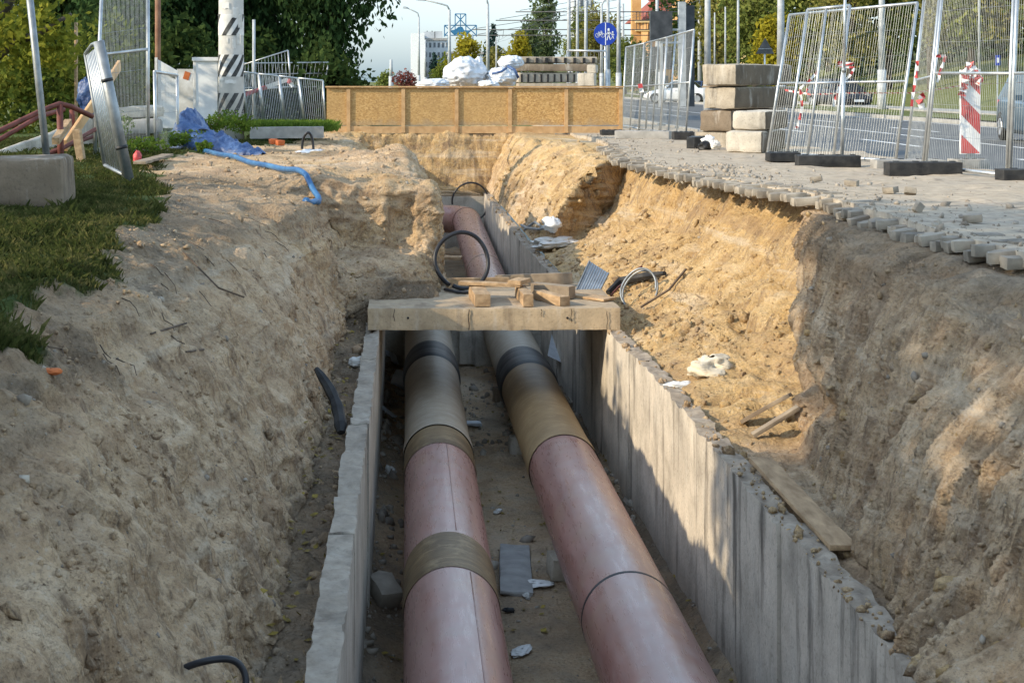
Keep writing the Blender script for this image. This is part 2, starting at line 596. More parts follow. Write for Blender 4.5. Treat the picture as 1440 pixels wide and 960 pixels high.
ysL = ylist(1.0, 49.0, .0032, [(15.4, 18.6, 90), (16.7, 17.25, 45), (35.5, 36.2, 45)])
GL, uL = loft(LP, ysL, [16, 42, 42, 34, 30, 26, 26])
N = grid_normals(GL)
if N[len(ysL) // 3, 60, 2] < 0:
    N = -N
U = np.broadcast_to(uL, GL.shape[:2])
X, Y, Z = GL[..., 0], GL[..., 1], GL[..., 2]
face = np.clip(np.interp(U, [0, .3, 1, 1.6, 4.0, 5, 6, 7], [.0, .5, .8, 1, 1, .55, .35, .2]), 0, 1)
face = np.where(Y > 36.3, .25, face)
far = np.clip((Y - 15) / 15, 0, 1)
D = face * (mixnoise(GL, .15, 3, 3, (.9, .7, .9)) + mixnoise(GL, .045, 3, 23, (2.6, 2.2, 2.6)) + mixnoise(GL, .028, 5, 33, (8, 8, 8)))
onface = np.where((U > 1) & (U < 5), 1, .25)
warp = .15 * fbm(GL * 1.3, 2, 40)
s1 = np.stack([Y * 5.0 + Z * 2.6 + warp * 3, X * .6, Z * .8 + warp], -1)           # bucket-tooth grooves running down the slope
s2 = np.stack([Y * 13 + Z * 6.5 + warp * 7, X * 1.6, Z * 2.2 + warp], -1)
D += face * onface * (.09 * (.45 - np.abs(fbm(s1, 3, 41, .5))) + .045 * (.35 - np.abs(fbm(s2, 3, 45, .55))) + .035 * (.3 - np.abs(fbm(GL * 6.5, 3, 47))))
D += face * .07 * (.35 - np.abs(fbm(GL * np.array((3.2, 2.2, 3.2)), 4, 57)))
step = np.floor(GL[..., 2] * 5 + fbm(GL * 1.5, 2, 61) * 1.5) / 5
D += face * .045 * fbm(np.stack([X * 3, Y * 3, step * 9], -1), 2, 71)
# clods along the foot ledge
D += np.interp(U, [0, .2, .6, 1.2, 1.8], [0, 1, 1, .6, 0]) * .05 * fbm(GL * 9, 3, 77)
D -= .13 * np.clip(1 - ((X + .06) / .17) ** 4, 0, 1) * np.clip(1 - ((Z + .5) / .3) ** 4, 0, 1) * (np.abs(Y - 17.0) < .25)
GL = GL + N * D[..., None]
GL[..., 2] += np.where(U > 5, .04 * fbm(GL * 3, 3, 80), 0)
crest = np.interp(Y, [4, 6.5, 10, 14, 17, 18.5, 21, 24, 30, 49], [-1.75, -1.72, -1.85, -2.15, -2.6, -3.1, -3.3, -2.9, -1.9, -1.9])
tone = np.zeros(GL.shape)
tone[..., 0] = np.interp(Y, [5, 14, 15.5, 18, 19, 34, 36.2], [.0, .05, .15, .35, .3, .5, .95]) + .1 * (Z < -.5)
tone[..., 0] += np.where((Y > 35.6), .35, 0)
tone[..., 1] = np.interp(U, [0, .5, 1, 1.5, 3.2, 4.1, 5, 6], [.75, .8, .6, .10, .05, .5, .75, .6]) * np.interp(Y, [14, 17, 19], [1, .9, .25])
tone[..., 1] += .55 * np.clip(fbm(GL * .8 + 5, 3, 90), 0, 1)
grs = np.clip((crest - GL[..., 0]) / .35 + .2 + .8 * fbm(GL * 1.7, 3, 95), 0, 1)
tone[..., 2] = np.where(Y > 48, 0, grs)
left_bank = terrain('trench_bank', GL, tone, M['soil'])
GRASSL = grs

# --- right side: channel wall up to the undercut paving
RP = [
    (1.0, [(2.24, -1.60), (2.38, -1.55), (2.54, -1.10), (2.78, -.60), (3.04, -.12), (3.38, .02), (4.7, .02)]),
    (8.0, [(2.25, -1.55), (2.40, -1.52), (2.56, -1.10), (2.80, -.60), (3.06, -.12), (3.38, .02), (4.7, .02)]),
    (10.5, [(2.25, -1.50), (2.48, -1.48), (2.66, -1.10), (2.90, -.60), (3.12, -.14), (3.36, .0), (4.7, .0)]),
    (12.0, [(2.22, -1.48), (2.66, -1.47), (2.86, -1.10), (3.10, -.60), (3.28, -.16), (3.46, -.01), (4.7, -.01)]),
    (12.45, [(2.22, -1.47), (2.72, -1.46), (2.92, -1.10), (3.16, -.60), (3.33, -.17), (3.48, -.02), (4.7, -.02)]),
    (12.72, [(2.21, -1.46), (2.80, -1.42), (3.26, -1.15), (3.64, -.85), (4.0, -.24), (4.08, -.02), (4.9, -.02)]),
    (14.0, [(2.2, -1.46), (2.60, -1.36), (3.08, -1.12), (3.52, -.82), (3.92, -.24), (4.0, -.04), (4.9, -.04)]),
    (15.0, [(2.19, -1.46), (2.56, -1.33), (3.02, -1.09), (3.46, -.80), (3.86, -.25), (3.94, -.06), (4.9, -.06)]),
    (16.5, [(2.15, -1.45), (2.54, -1.29), (2.98, -1.05), (3.40, -.78), (3.76, -.25), (3.83, -.09), (4.8, -.09)]),
    (19.0, [(2.07, -1.42), (2.50, -1.24), (2.94, -1.02), (3.34, -.76), (3.62, -.24), (3.70, -.12), (4.8, -.12)]),
    (21.0, [(2.0, -1.40), (2.48, -1.22), (2.96, -1.0), (3.26, -.68), (3.42, -.24), (3.48, -.12), (4.8, -.12)]),
    (22.2, [(2.0, -1.40), (2.60, -1.24), (3.14, -.96), (3.44, -.56), (3.56, -.24), (3.62, -.13), (4.8, -.13)]),
    (22.5, [(2.0, -1.40), (2.60, -1.24), (3.14, -.94), (3.44, -.54), (3.56, -.24), (3.62, -.13), (4.8, -.13)]),
    (22.62, [(1.98, -1.40), (2.10, -1.10), (2.32, -.75), (2.66, -.40), (2.95, -.20), (3.20, -.13), (4.8, -.15)]),
    (28., [(1.95, -1.40), (2.08, -1.10), (2.35, -.70), (2.80, -.35), (3.20, -.18), (3.55, -.14), (4.8, -.18)]),
    (34., [(1.92, -1.45), (2.08, -1.10), (2.25, -.70), (2.42, -.42), (2.58, -.22), (2.80, -.14), (4.8, -.22)]),
    (36.4, [(1.92, -1.45), (2.08, -1.10), (2.25, -.70), (2.42, -.42), (2.58, -.22), (2.80, -.15), (4.8, -.23)]),
]
ysR = ylist(1.0, 36.4, .0032, [(12.3, 12.9, 50), (22.2, 22.9, 40)])
GR, uR = loft(RP, ysR, [20, 40, 44, 40, 24, 14])
wS = np.interp(ysR, [4.5, 10.0, 14.5, 21], [0, 1, 1, 0])[:, None]     # the corner between bank and bay leans: its foot lies nearer
GR[..., 1] += np.interp(ysR, [20.3, 22, 23, 27], [0, 1, 1, 0])[:, None] * 1.3 * np.clip(GR[..., 0] - 2.6, -.4, 1.1)
GR[..., 1] += wS * 1.9 * np.clip(GR[..., 2] + .35, -1.2, .3)
N = grid_normals(GR)
if N[len(ysR) // 3, 60, 0] > 0:
    N = -N
U = np.broadcast_to(uR, GR.shape[:2])
X, Y, Z = GR[..., 0], GR[..., 1], GR[..., 2]
face = np.interp(U, [0, .25, 1, 4.4, 5, 6], [0, .5, 1, 1, .35, .05])
D = face * (mixnoise(GR, .13, 3, 103, (.9, .8, .9)) + mixnoise(GR, .045, 3, 123, (2.4, 2.1, 2.4)) + mixnoise(GR, .026, 5, 133, (8, 8, 8)))
YB = np.broadcast_to(ysR[:, None], Y.shape)
near = np.clip((12.68 - YB) / .2, 0, 1)
warp = .12 * fbm(GR * 1.4, 2, 140)
s1 = np.stack([X * 1.2, Y * 5.5 + warp * 4, Z * .9 + X * .5], -1)
s2 = np.stack([X * 2.2, Y * 17 + warp * 9, Z * 1.7], -1)
D += face * near * (.13 * (.45 - np.abs(fbm(s1, 3, 141, .5))) + .06 * (.35 - np.abs(fbm(s2, 3, 145, .55))) + .035 * (.3 - np.abs(fbm(GR * 6.5, 3, 149))) + .05 * (.3 - np.abs(fbm(GR * 3.4, 4, 147))))
upper = np.interp(U, [1.6, 2.6], [0, 1])
D += face * (1 - near) * upper * .13 * (.4 - np.abs(fbm(np.stack([X * 2.2, Y * 2.4, Z * .9], -1), 4, 151, .55)))
D += face * (1 - near) * (1 - upper) * (.05 * fbm(GR * 5.5, 4, 161, .65) + .045 * (.3 - np.abs(fbm(GR * 4.1, 3, 163))))
rid = 1 - np.abs(fbm(np.stack([X * .7, Y * 1.5, Z * .5], -1), 2, 171))
D -= face * .12 * np.clip(rid - .9, 0, 1) / .1
D += .28 * np.exp(-((Y - 6.1) / .7) ** 2 - ((U - 1.1) / .6) ** 2)
GR = GR + N * D[..., None]
top = pvz(Y) - .1
GR[..., 2] = np.where((U > 4.2) & (Y < 27), np.minimum(GR[..., 2], top), GR[..., 2])
tone = np.zeros(GR.shape)
tone[..., 0] = np.interp(YB, [4, 12.5, 12.7, 16, 20, 22.5, 24, 36], [-.1, -.05, .95, 1.15, 1.0, .6, .6, .5]) + np.interp(U, [.5, 1.5, 2.5, 4], [-.1, .0, .15, .2])
tone[..., 1] = np.interp(U, [0, .4, 1, 3.4, 4.0, 4.7, 5.2], [.3, .35, .08, .05, .45, .6, .6]) * np.interp(YB, [12, 12.8, 14], [1.2, .3, .1]) + .45 * np.clip(fbm(GR * .9 + 9, 3, 190), 0, 1) * near
right_bank = terrain('trench_bank', GR, tone, M['soil'])

# --- channel floor
ys = ylist(1.0, 37.5, .006, [])
xs = np.linspace(-.32, 2.45, 70)
A, B = np.meshgrid(ys, xs, indexing='ij')
GF = np.stack([B, A, np.full_like(A, -2.86)], -1)
wallx = np.interp(A, [5, 10, 13, 15, 20, 25, 33], [2.12, 2.12, 2.09, 2.03, 1.88, 1.79, 1.74])
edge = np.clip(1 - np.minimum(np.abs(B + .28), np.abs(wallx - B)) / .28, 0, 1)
GF[..., 2] += .13 * edge ** 1.5 * (1 + .8 * fbm(GF * 1.3, 3, 201)) + .018 * fbm(GF * 3, 4, 205) + .05 * np.clip(fbm(GF * 2.2, 4, 211) - .12, 0, 1)
GF[..., 2] += np.where((A > 15.5), .10 * np.clip(fbm(GF * 2.8, 4, 215), 0, 1), 0)
tone = np.zeros(GF.shape)
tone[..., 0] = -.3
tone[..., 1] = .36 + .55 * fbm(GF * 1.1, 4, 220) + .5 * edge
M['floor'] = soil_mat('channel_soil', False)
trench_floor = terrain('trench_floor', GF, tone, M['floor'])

# ------------------------------------------------------------------ ground, road, pavement, verge
t = NT('grass_ground')
c = t.mix(t.noise(.25, 5), t.ramp(t.noise(6, 6), [(.3, (.05, .075, .02)), (.7, (.14, .17, .05))]), t.ramp(t.noise(3, 6), [(.3, (.12, .12, .04)), (.7, (.20, .20, .08))]))
M['grass_ground'] = t.done(c, .95, t.bump(t.noise(20, 5), .6, .05), .1)
t = NT('asphalt')
c = t.mix(t.ramp(t.noise(.35, 6), [(.35, 0.0), (.65, .7)]), t.ramp(t.noise(60, 4), [(.3, (.055, .06, .065)), (.7, (.10, .105, .11))]), (.12, .12, .118))
M['asphalt'] = t.done(c, .8, t.bump(t.noise(70, 3), .3, .004), .35)
t = NT('sandy_paving')
br = t.n('ShaderNodeTexBrick')
mp = t.n('ShaderNodeMapping')
mp.inputs['Rotation'].default_value = (0, 0, math.radians(90))
t.l(t.geo.outputs['Position'], mp.inputs[0])
t.l(mp.outputs[0], br.inputs['Vector'])
br.inputs['Scale'].default_value = 1
br.inputs['Brick Width'].default_value = .2
br.inputs['Row Height'].default_value = .1
br.inputs['Mortar Size'].default_value = .006
br.inputs['Color1'].default_value = (.30, .265, .22, 1)
br.inputs['Color2'].default_value = (.38, .335, .28, 1)
br.inputs['Mortar'].default_value = (.12, .10, .08, 1)
sand = t.ramp(t.noise(1.1, 7, rough=.65), [(.30, 0.1), (.52, 1.0)])
c = t.mix(t.math('ADD', t.math('MULTIPLY', sand, .6), .4), br.outputs['Color'], t.ramp(t.noise(9, 7), [(.3, (.32, .26, .19)), (.7, (.48, .40, .30))]))
c = t.mix(t.ramp(t.noise(5, 7), [(.30, .6), (.45, 0.0)]), c, (.13, .11, .09))
M['paving'] = t.done(c, .93, t.bump(t.noise(18, 6), .5, .02, t.bump(br.outputs['Fac'], -.4, .006)), .15)
M['road_paint'] = simple('road_paint', (.50, .51, .50), (.72, .72, .70), 3, .7, .2, .003, coord='pos')
M['kerb'] = simple('kerb_stone', (.26, .25, .23), (.38, .37, .34), 4, .9, .3, .01, coord='pos')

mb = MB()
for x0, x1, y0, y1 in ((-3000, -12.5, -200, 5000), (-12.5, 3000, 44.5, 5000), (-12.5, 3000, -200, 1.2), (7.3, 3000, 1.2, 44.5)):
    mb.add([(x0, y0, -.32), (x1, y0, -.32), (x1, y1, -.32), (x0, y1, -.32)], [(0, 1, 2, 3)])
structure(mb.build('ground', M['grass_ground']))
structure(MB().add([(7.36, -60, -.25), (17.5, -60, -.25), (17.5, 1500, -.25), (7.36, 1500, -.25)], [(0, 1, 2, 3)]).build('road', M['asphalt']))
mb = MB()
for x in (10.6, 14.2):
    for k in range(40):
        y = 4 + k * 9
        mb.add([(x, y, -.246), (x + .14, y, -.246), (x + .14, y + 4, -.246), (x, y + 4, -.246)], [(0, 1, 2, 3)])
for x in (7.75, 17.15, 12.5):
    mb.add([(x, -50, -.246), (x + .13, -50, -.246), (x + .13, 900, -.246), (x, 900, -.246)], [(0, 1, 2, 3)])
structure(mb.build('road_markings', M['road_paint']))
mb = MB().box((7.28, 300, -.2), (.16, 700, .24)).box((17.58, 700, -.2), (.16, 1520, .16))
structure(mb.build('kerb', M['kerb']))
G = np.zeros((120, 60, 3))
A, B = np.meshgrid(np.linspace(-60, 500, 120), np.concatenate([np.linspace(17.66, 34, 40), np.linspace(36, 140, 20)]), indexing='ij')
G[..., 0], G[..., 1] = B, A
G[..., 2] = -.09 + np.clip(B - 24, 0, 30) * .2 + .05 * fbm(G * .4, 3, 230)
o = MB().grid(G).build('verge', M['grass_ground'], smooth=True)
structure(o)
mb = MB().box((21.6, 300, -.06), (1.9, 700, .06))
structure(mb.build('footpath', M['kerb']))

PE = [(1, 3.52), (8.5, 3.5), (9.8, 3.44), (12.2, 3.56), (13.8, 3.58), (16, 3.5), (18.8, 3.38), (21.6, 3.15), (24.2, 3.43), (28.2, 3.75), (31, 3.95), (49, 3.6)]


def pave_edge(y):
    return np.interp(y, [p[0] for p in PE], [p[1] for p in PE]) + .07 * fbm(np.stack([np.asarray(y) * 1.3, np.asarray(y) * 0, np.asarray(y) * 0], -1), 3, 240)


ys = ylist(1.0, 47.0, .005, [])
E = pave_edge(ys) + .06
us = np.concatenate([[0, 0], np.linspace(0, 1, 60) ** 1.3])
G = np.zeros((len(ys), len(us), 3))
G[..., 1] = ys[:, None]
G[..., 0] = E[:, None] + (7.2 - E[:, None]) * us[None]
dist = G[..., 0] - E[:, None]
G[..., 2] = pvz(ys)[:, None] + .018 * fbm(G * 1.5, 4, 250) + .07 * np.clip(fbm(G * np.array((1.6, 1.1, 1)), 4, 255) - .22, 0, 1)
G[:, 0, 2] -= .09
structure(MB().grid(G).build('pavement', M['paving'], smooth=True))
PAVE = G


# ------------------------------------------------------------------ helpers that find a spot on the built ground
def pick(px, py, *grids):
    best = None
    for g in grids:
        q = g.reshape(-1, 3)
        yy = np.maximum(q[:, 1], .5)
        x = VX + F * q[:, 0] / yy
        y = VY + F * (CZ - q[:, 2]) / yy
        d = (x - px) ** 2 + (y - py) ** 2
        ok = np.where((d < 49) & (q[:, 1] > 3))[0]
        if not len(ok):
            ok = [int(np.argmin(np.where(q[:, 1] > 3, d, 1e9)))]
        i = min(ok, key=lambda k: q[k, 1])
        if best is None or q[i, 1] < best[1]:
            best = tuple(q[i])
    return Vector(best)


def zat(g, x, y):
    i = int(np.argmin(np.abs(g[:, -1, 1] - y)))
    r = g[i]
    return float(r[np.argmin(np.abs(r[:, 0] - x)), 2])


# ------------------------------------------------------------------ concrete channel
def wallx_l(y):
    return np.full_like(np.asarray(y, float), -.28)


def wallx_r(y):
    return np.interp(y, [1, 5, 7, 10, 13, 15, 20, 25, 33], [2.12, 2.12, 2.12, 2.12, 2.09, 2.03, 1.88, 1.79, 1.74])


def channel_wall(fx, side, y0, y1, seed, label, mat):
    t = thing('concrete_wall', (float(fx(y0)) + side * .07, y0, -2.9), label, 'wall')
    y, k = y0, 0
    while y < y1 - .3:
        ln = min([2.6, 2.9, 2.4, 2.9, 2.6][(k + seed) % 5], y1 - y)
        off = RND.uniform(-.012, .018) * side
        tp = -1.40 + RND.uniform(-.02, .02)

        def fn(V):
            yy = V[:, 1]
            V[:, 0] += fx(yy)
            topw = np.clip((V[:, 2] + 1.52) / .12, 0, 1)
            V[:, 2] -= topw * .08 * np.clip(fbm(V * np.array((2, 2.4, 0)) + seed, 3, seed + 11) - .18, 0, 1)
            V[:, 2] += topw * (.028 * fbm(V * np.array((5, 5, 0)), 3, seed) + .02 * fbm(V * 17, 2, seed + 3))
            V[:, 0] += topw * .02 * fbm(V * 9, 2, seed + 7)
            return V
        hgt = tp + 2.95
        V, Q = gridbox((side * (.07) + off, y + ln / 2, tp - hgt / 2), (.14, ln - .014, hgt), (5, int(ln * 16) + 2, 26), .006, seed + k, fn=fn, sc=3)
        fast_mesh('wall_panel', V, Q, mat, t)
        y += ln
        k += 1
    return t


channel_wall(wallx_l, -1, 3.0, 20.6, 2, 'low concrete channel wall with chipped pale top below the grassy bank', M['wall_cool'])
channel_wall(wallx_l, -1, 25.4, 33.0, 3, 'short far stretch of low channel wall behind the soil mound', M['wall_cool'])
channel_wall(wallx_r, 1, 3.0, 33.6, 5, 'long streaked concrete channel wall catching sunlight beneath the paved bank', M['wall'])
t = thing('concrete_wall', (.9, 35.2, -2.9), 'small concrete end wall behind the far pipe elbow', 'wall')
V, Q = gridbox((.8, 35.55, -2.25), (2.9, .2, 1.25), (30, 3, 14), .012, 4)
fast_mesh('wall_panel', V, Q, M['wall_cool'], t)
t = thing('concrete_wall', (.9, 20.7, -2.9), 'shadowed concrete cross wall the two pipes pass through under the slab', 'wall')
V, Q = gridbox((.8, 20.8, -2.36), (2.2, .22, 1.1), (26, 3, 14), .012, 14)
fast_mesh('wall_panel', V, Q, M['wall_cool'], t)
V, Q = gridbox((.85, 20.66, -2.3), (.22, .1, .98), (6, 3, 14), .02, 24)
fast_mesh('buttress', V, Q, M['wall_cool'], t)

slab = thing('concrete_slab', (.88, 15.9, -1.4), 'thick concrete cover slab bridging the channel with timber offcuts on top', 'slab')
def slabfn(V):
    V[:, 2] += .012 * fbm(V * 4, 3, 31)
    return V
for x0, x1 in ((-.386, 2.157),):
    V, Q = gridbox(((x0 + x1) / 2, 15.9, -1.286), (x1 - x0, 1.8, .224), (int((x1 - x0) * 26), 30, 8), .004, int(x1 * 9), fn=slabfn, chip=.006, sc=5)
    fast_mesh('slab_section', V, Q, M['slab'], slab)
for k, (cx, z0, z1) in enumerate(((.63, -1.39, -1.185), (-.12, -1.30, -1.18), (1.66, -1.31, -1.18), (1.36, -1.25, -1.18), (2.02, -1.38, -1.2))):
    pl = [(cx + .005 * math.sin(q * 1.3 + k), 14.991 - .004 * (q % 2), z0 + (z1 - z0) * q / 6) for q in range(7)]
    MB().tube(pl, .0045 if k == 0 else .003, 5).build('crack', M['black'], slab)
for x in (.02, 1.62):
    MB().tube([(x, 14.985, -1.27), (x, 15.03, -1.27)], .012, 8).build('lifting_hole', M['black'], slab)

# ------------------------------------------------------------------ pipes
def pink(name, hi, lo):
    t = NT(name)
    a = t.noise(1.0, 7, stretch=(7, 1.3, 7), rough=.65)
    b = t.noise(1.0, 6, stretch=(30, 4, 30), rough=.6)
    c = t.ramp(a, [(.25, lo), (.6, hi)])
    c = t.mix(t.ramp(b, [(.54, 0.0), (.72, .22)]), c, (.48, .38, .33))
    c = t.mix(t.ramp(t.noise(2.2, 6), [(.55, 0.0), (.75, .4)]), c, (.36, .25, .15))
    sp_ = t.noise(9, 8, rough=.75)
    c = t.mix(t.ramp(sp_, [(.60, 0.0), (.70, .55)]), c, (.38, .30, .22))
    c = t.mix(t.ramp(t.noise(1.0, 4, stretch=(60, 3, 60)), [(.66, 0.0), (.72, .5)]), c, (.14, .07, .06))
    dust = t.n('ShaderNodeSeparateXYZ')
    t.l(t.geo.outputs['Normal'], dust.inputs[0])
    c = t.mix(t.math('MULTIPLY', t.ramp(dust.outputs[2], [(.45, 0.0), (1.0, .38)]), t.ramp(t.noise(5, 6), [(.35, 0.1), (.7, 1.0)])), c, (.42, .35, .32))
    r = t.ramp(b, [(.3, .22), (.7, .40)])
    return t.done(c, r, t.bump(b, .08, .004), .5)


def smear(name, c1, c2, c3):
    t = NT(name)
    a = t.noise(1.0, 8, stretch=(3.4, 20, 3.4), rough=.72, dist=1.2)
    b = t.noise(3.0, 6)
    c = t.ramp(a, [(.28, c1), (.5, c2), (.72, c3)])
    c = t.mix(t.ramp(b, [(.38, .7), (.6, .0)]), c, c1)
    c = t.mix(t.ramp(t.noise(7, 7, rough=.7), [(.52, .0), (.68, .5)]), c, c3)
    return t.done(c, .55, t.bump(a, .3, .01), .35)


M['pipe'] = pink('pipe_casing_pink', (.40, .215, .18), (.29, .14, .11))
M['pipe2'] = pink('pipe_casing_red', (.35, .18, .145), (.245, .11, .085))
M['sleeve'] = smear('brown_joint_band', (.09, .055, .025), (.20, .13, .06), (.38, .28, .15))
M['bare'] = smear('dusty_bare_pipe', (.28, .225, .16), (.36, .30, .22), (.46, .40, .32))
M['ochre_pipe'] = smear('ochre_bare_pipe', (.22, .14, .065), (.32, .21, .10), (.42, .30, .16))
M['shrink'] = smear('black_shrink_collar', (.012, .012, .013), (.028, .027, .027), (.07, .065, .06))
PR, PZ = .315, -2.375


def pz(y):
    return PZ + float(np.interp(y, [20, 34], [0, .36]))


def lathe_along(path, prof, n=56):
    """prof: (s, r) along the path's length"""
    path = [Vector(p) for p in path]
    L = [0]
    for a, b in zip(path, path[1:]):
        L.append(L[-1] + (b - a).length)
    G = np.zeros((len(prof), n + 1, 3))
    for i, (s, r) in enumerate(prof):
        k = max(0, min(len(path) - 2, int(np.searchsorted(L, s, 'right')) - 1))
        f = (s - L[k]) / (L[k + 1] - L[k])
        p = path[k].lerp(path[k + 1], f)
        d0 = (path[min(k + 1, len(path) - 1)] - path[k]).normalized()
        d1 = (path[min(k + 2, len(path) - 1)] - path[k + 1]).normalized() if k + 2 < len(path) else d0
        d = d0.lerp(d1, f).normalized()
        sd = d.cross(Vector((0, 0, 1))).normalized()
        u = sd.cross(d)
        for j in range(n + 1):
            a = 2 * math.pi * j / n
            G[i, j] = p + (sd * math.cos(a) + u * math.sin(a)) * r
    return G


def xl(y):
    return .30


def xr(y):
    return float(np.interp(y, [2, 8, 16, 24, 40], [1.49, 1.46, 1.40, 1.37, 1.36]))


def section(parent, name, fx, y0, y1, mat, rs=None, label=None):
    n = max(2, int((y1 - y0) / .25))
    rs = rs or [(0, PR), (1, PR)]
    tt = np.linspace(0, 1, max(n, len(rs) * 3))
    prof = [(f * (y1 - y0), float(np.interp(f, [q[0] for q in rs], [q[1] for q in rs]))) for f in tt]
    path = [(fx(y), y, pz(y)) for y in np.linspace(y0, y1, n + 1)]
    L = sum((Vector(a) - Vector(b)).length for a, b in zip(path, path[1:]))
    prof = [(min(s, L * .99999), r) for s, r in prof]
    o = MB().grid(lathe_along(path, prof)).build(name, mat, parent, smooth=True)
    if label:
        o['label'] = label
    return o


COLR = [(0, PR + .001), (.08, PR + .02), (.3, PR + .022), (.4, PR + .012), (.5, PR + .02), (.62, PR + .02), (.7, PR + .010), (.8, PR + .014), (1, PR - .002)]
lp = thing('heating_pipe', (.30, 2.5, PZ - PR), 'pink insulated pipe with two brown joint bands running beside the low left wall', 'pipe')
section(lp, 'pipe_casing', xl, 2.5, 9.75, M['pipe'])
section(lp, 'joint_sleeve', xl, 9.74, 10.5, M['sleeve'], [(0, PR + .004), (.03, PR + .006), (.97, PR + .006), (1, PR + .001)], 'smeared brown joint band')
section(lp, 'pipe_casing', xl, 10.49, 13.1, M['pipe'])
section(lp, 'joint_sleeve', xl, 13.08, 13.75, M['sleeve'], [(0, PR + .004), (.05, PR + .008), (.95, PR + .008), (1, PR + .002)], 'smeared brown joint band')
section(lp, 'bare_section', xl, 13.74, 17.3, M['bare'], [(0, PR + .014), (.09, PR + .014), (.095, PR), (1, PR)], 'dusty tan bare section')
section(lp, 'shrink_collar', xl, 17.25, 18.3, M['shrink'], COLR, 'black ribbed collar')
section(lp, 'bare_section', xl, 18.25, 33.2, M['bare'])
def seam(parent, fx, y0, y1, ang):
    mb = MB()
    pts = [(fx(y) + math.cos(ang) * (PR + .001), y, PZ + math.sin(ang) * (PR + .001)) for y in np.linspace(y0, y1, 12)]
    mb.tube(pts, .0035, 5)
    mb.build('casing_seam', M['pipe2'], parent, smooth=True)
seam(lp, xl, 2.6, 9.7, math.radians(68))
seam(lp, xl, 10.55, 13.05, math.radians(80))
el = [(.30, 33.2, pz(33.2))] + [(.30 - .6 * (1 - math.cos(a)), 33.2 + .6 * math.sin(a), pz(33.2)) for a in np.linspace(.15, math.pi / 2, 9)] + [(-2.5, 33.8, pz(33.2))]
Ltot = sum((Vector(a) - Vector(b)).length for a, b in zip(el, el[1:]))
MB().grid(lathe_along(el, [(s, PR) for s in np.linspace(0, Ltot * .9999, 26)])).build('elbow', M['pipe'], lp, smooth=True)

rp = thing('heating_pipe', (1.47, 2.5, PZ - PR), 'pink insulated pipe that shines blue near the tall sunlit wall and ends in an elbow', 'pipe')
section(rp, 'pipe_casing', xr, 2.5, 9.64, M['pipe2'])
section(rp, 'casing_joint', xr, 9.62, 9.66, M['shrink'], [(0, PR), (.2, PR + .0025), (.8, PR + .0025), (1, PR)], 'thin dark seam ring')
section(rp, 'pipe_casing', xr, 9.65, 13.4, M['pipe2'])
section(rp, 'bare_section', xr, 13.36, 16.9, M['ochre_pipe'], [(0, PR + .009), (.08, PR + .009), (.085, PR + .001), (1, PR)], 'ochre brown bare section')
section(rp, 'shrink_collar', xr, 16.8, 17.9, M['shrink'], COLR, 'black ribbed collar')
section(rp, 'bare_section', xr, 17.85, 20.6, M['bare'])
section(rp, 'pipe_casing', xr, 20.6, 26.0, M['pipe'])
section(rp, 'casing_joint', xr, 25.97, 26.03, M['sleeve'], [(0, PR), (.2, PR + .004), (.8, PR + .004), (1, PR)])
section(rp, 'pipe_casing', xr, 26.0, 33.4, M['pipe'])
R = .75
el = [(1.36, 33.4, pz(33.4))] + [(1.36 - R * (1 - math.cos(a)), 33.4 + R * math.sin(a), pz(33.4)) for a in np.linspace(.12, math.pi / 2, 10)] + [(-2.5, 33.4 + R, pz(33.4))]
Ltot = sum((Vector(a) - Vector(b)).length for a, b in zip(el, el[1:]))
MB().grid(lathe_along(el, [(s, PR + (.006 if s < .25 else 0)) for s in np.linspace(0, Ltot * .9999, 34)])).build('elbow', M['pipe'], rp, smooth=True)
# ------------------------------------------------------------------ timbers and scraps on the slab
ST = -1.172
def roughbar(name, a, b, w, h, mat, label, cat, group=None, seed=0, n=8, roll=0, amp=.003):
    a, b = Vector(a), Vector(b)
    d = b - a
    L = d.length
    yaw = math.atan2(d.y, d.x)
    pit = -math.asin(d.z / L)
    V, Q = gridbox((0, 0, 0), (L, w, h), (max(3, int(L / .06)), 3, 2), amp, seed, chip=.006, sc=3)
    R = np.array((Matrix.Rotation(yaw, 3, 'Z') @ Matrix.Rotation(pit, 3, 'Y') @ Matrix.Rotation(roll, 3, 'X')))
    V = V @ R.T + np.array((a + b) / 2)
    o = fast_mesh(name, V, Q, mat)
    return tag(o, label, cat, group)

g = 'timber offcuts on the slab'
roughbar('timber_block', (.775, 15.08, ST + .065), (.74, 15.75, ST + .065), .165, .13, M['wood'], 'squared timber end at the slab edge, widest and leftmost of the offcuts', 'timber', g, 1)
roughbar('timber_block', (1.235, 15.08, ST + .065), (1.20, 15.8, ST + .065), .105, .13, M['wood'], 'narrow squared timber end at the slab edge between two wider offcuts', 'timber', g, 2)
roughbar('timber_block', (1.61, 15.12, ST + .05), (1.38, 15.62, ST + .05), .12, .10, M['wood'], 'short skewed timber block at the slab edge with a pale cut end', 'timber', g, 3)
roughbar('timber_block', (1.36, 15.92, ST + .07), (1.74, 15.62, ST + .07), .13, .135, M['wood_grey'], 'dark grey timber beam lying crosswise behind the short skewed block', 'timber', g, 4)
roughbar('timber_block', (1.12, 15.5, ST + .185), (1.25, 15.75, ST + .185), .15, .05, M['wood'], 'small flat offcut topping the narrow timber', 'timber', g, 41)
roughbar('plank', (.56, 15.72, ST + .16), (1.20, 15.55, ST + .155), .12, .04, M['wood'], 'thin pale plank laid across two timber blocks', 'plank', None, 5)
roughbar('plank', (.44, 16.5, ST + .05), (1.15, 16.62, ST + .045), .05, .11, M['wood'], 'brown board standing on edge at the rear of the slab', 'plank', None, 6)
roughbar('plank', (1.0, 16.72, ST + .045), (1.85, 16.6, ST + .09), .05, .13, M['wood_grey'], 'weathered grey board along the rear edge of the slab', 'plank', None, 7)
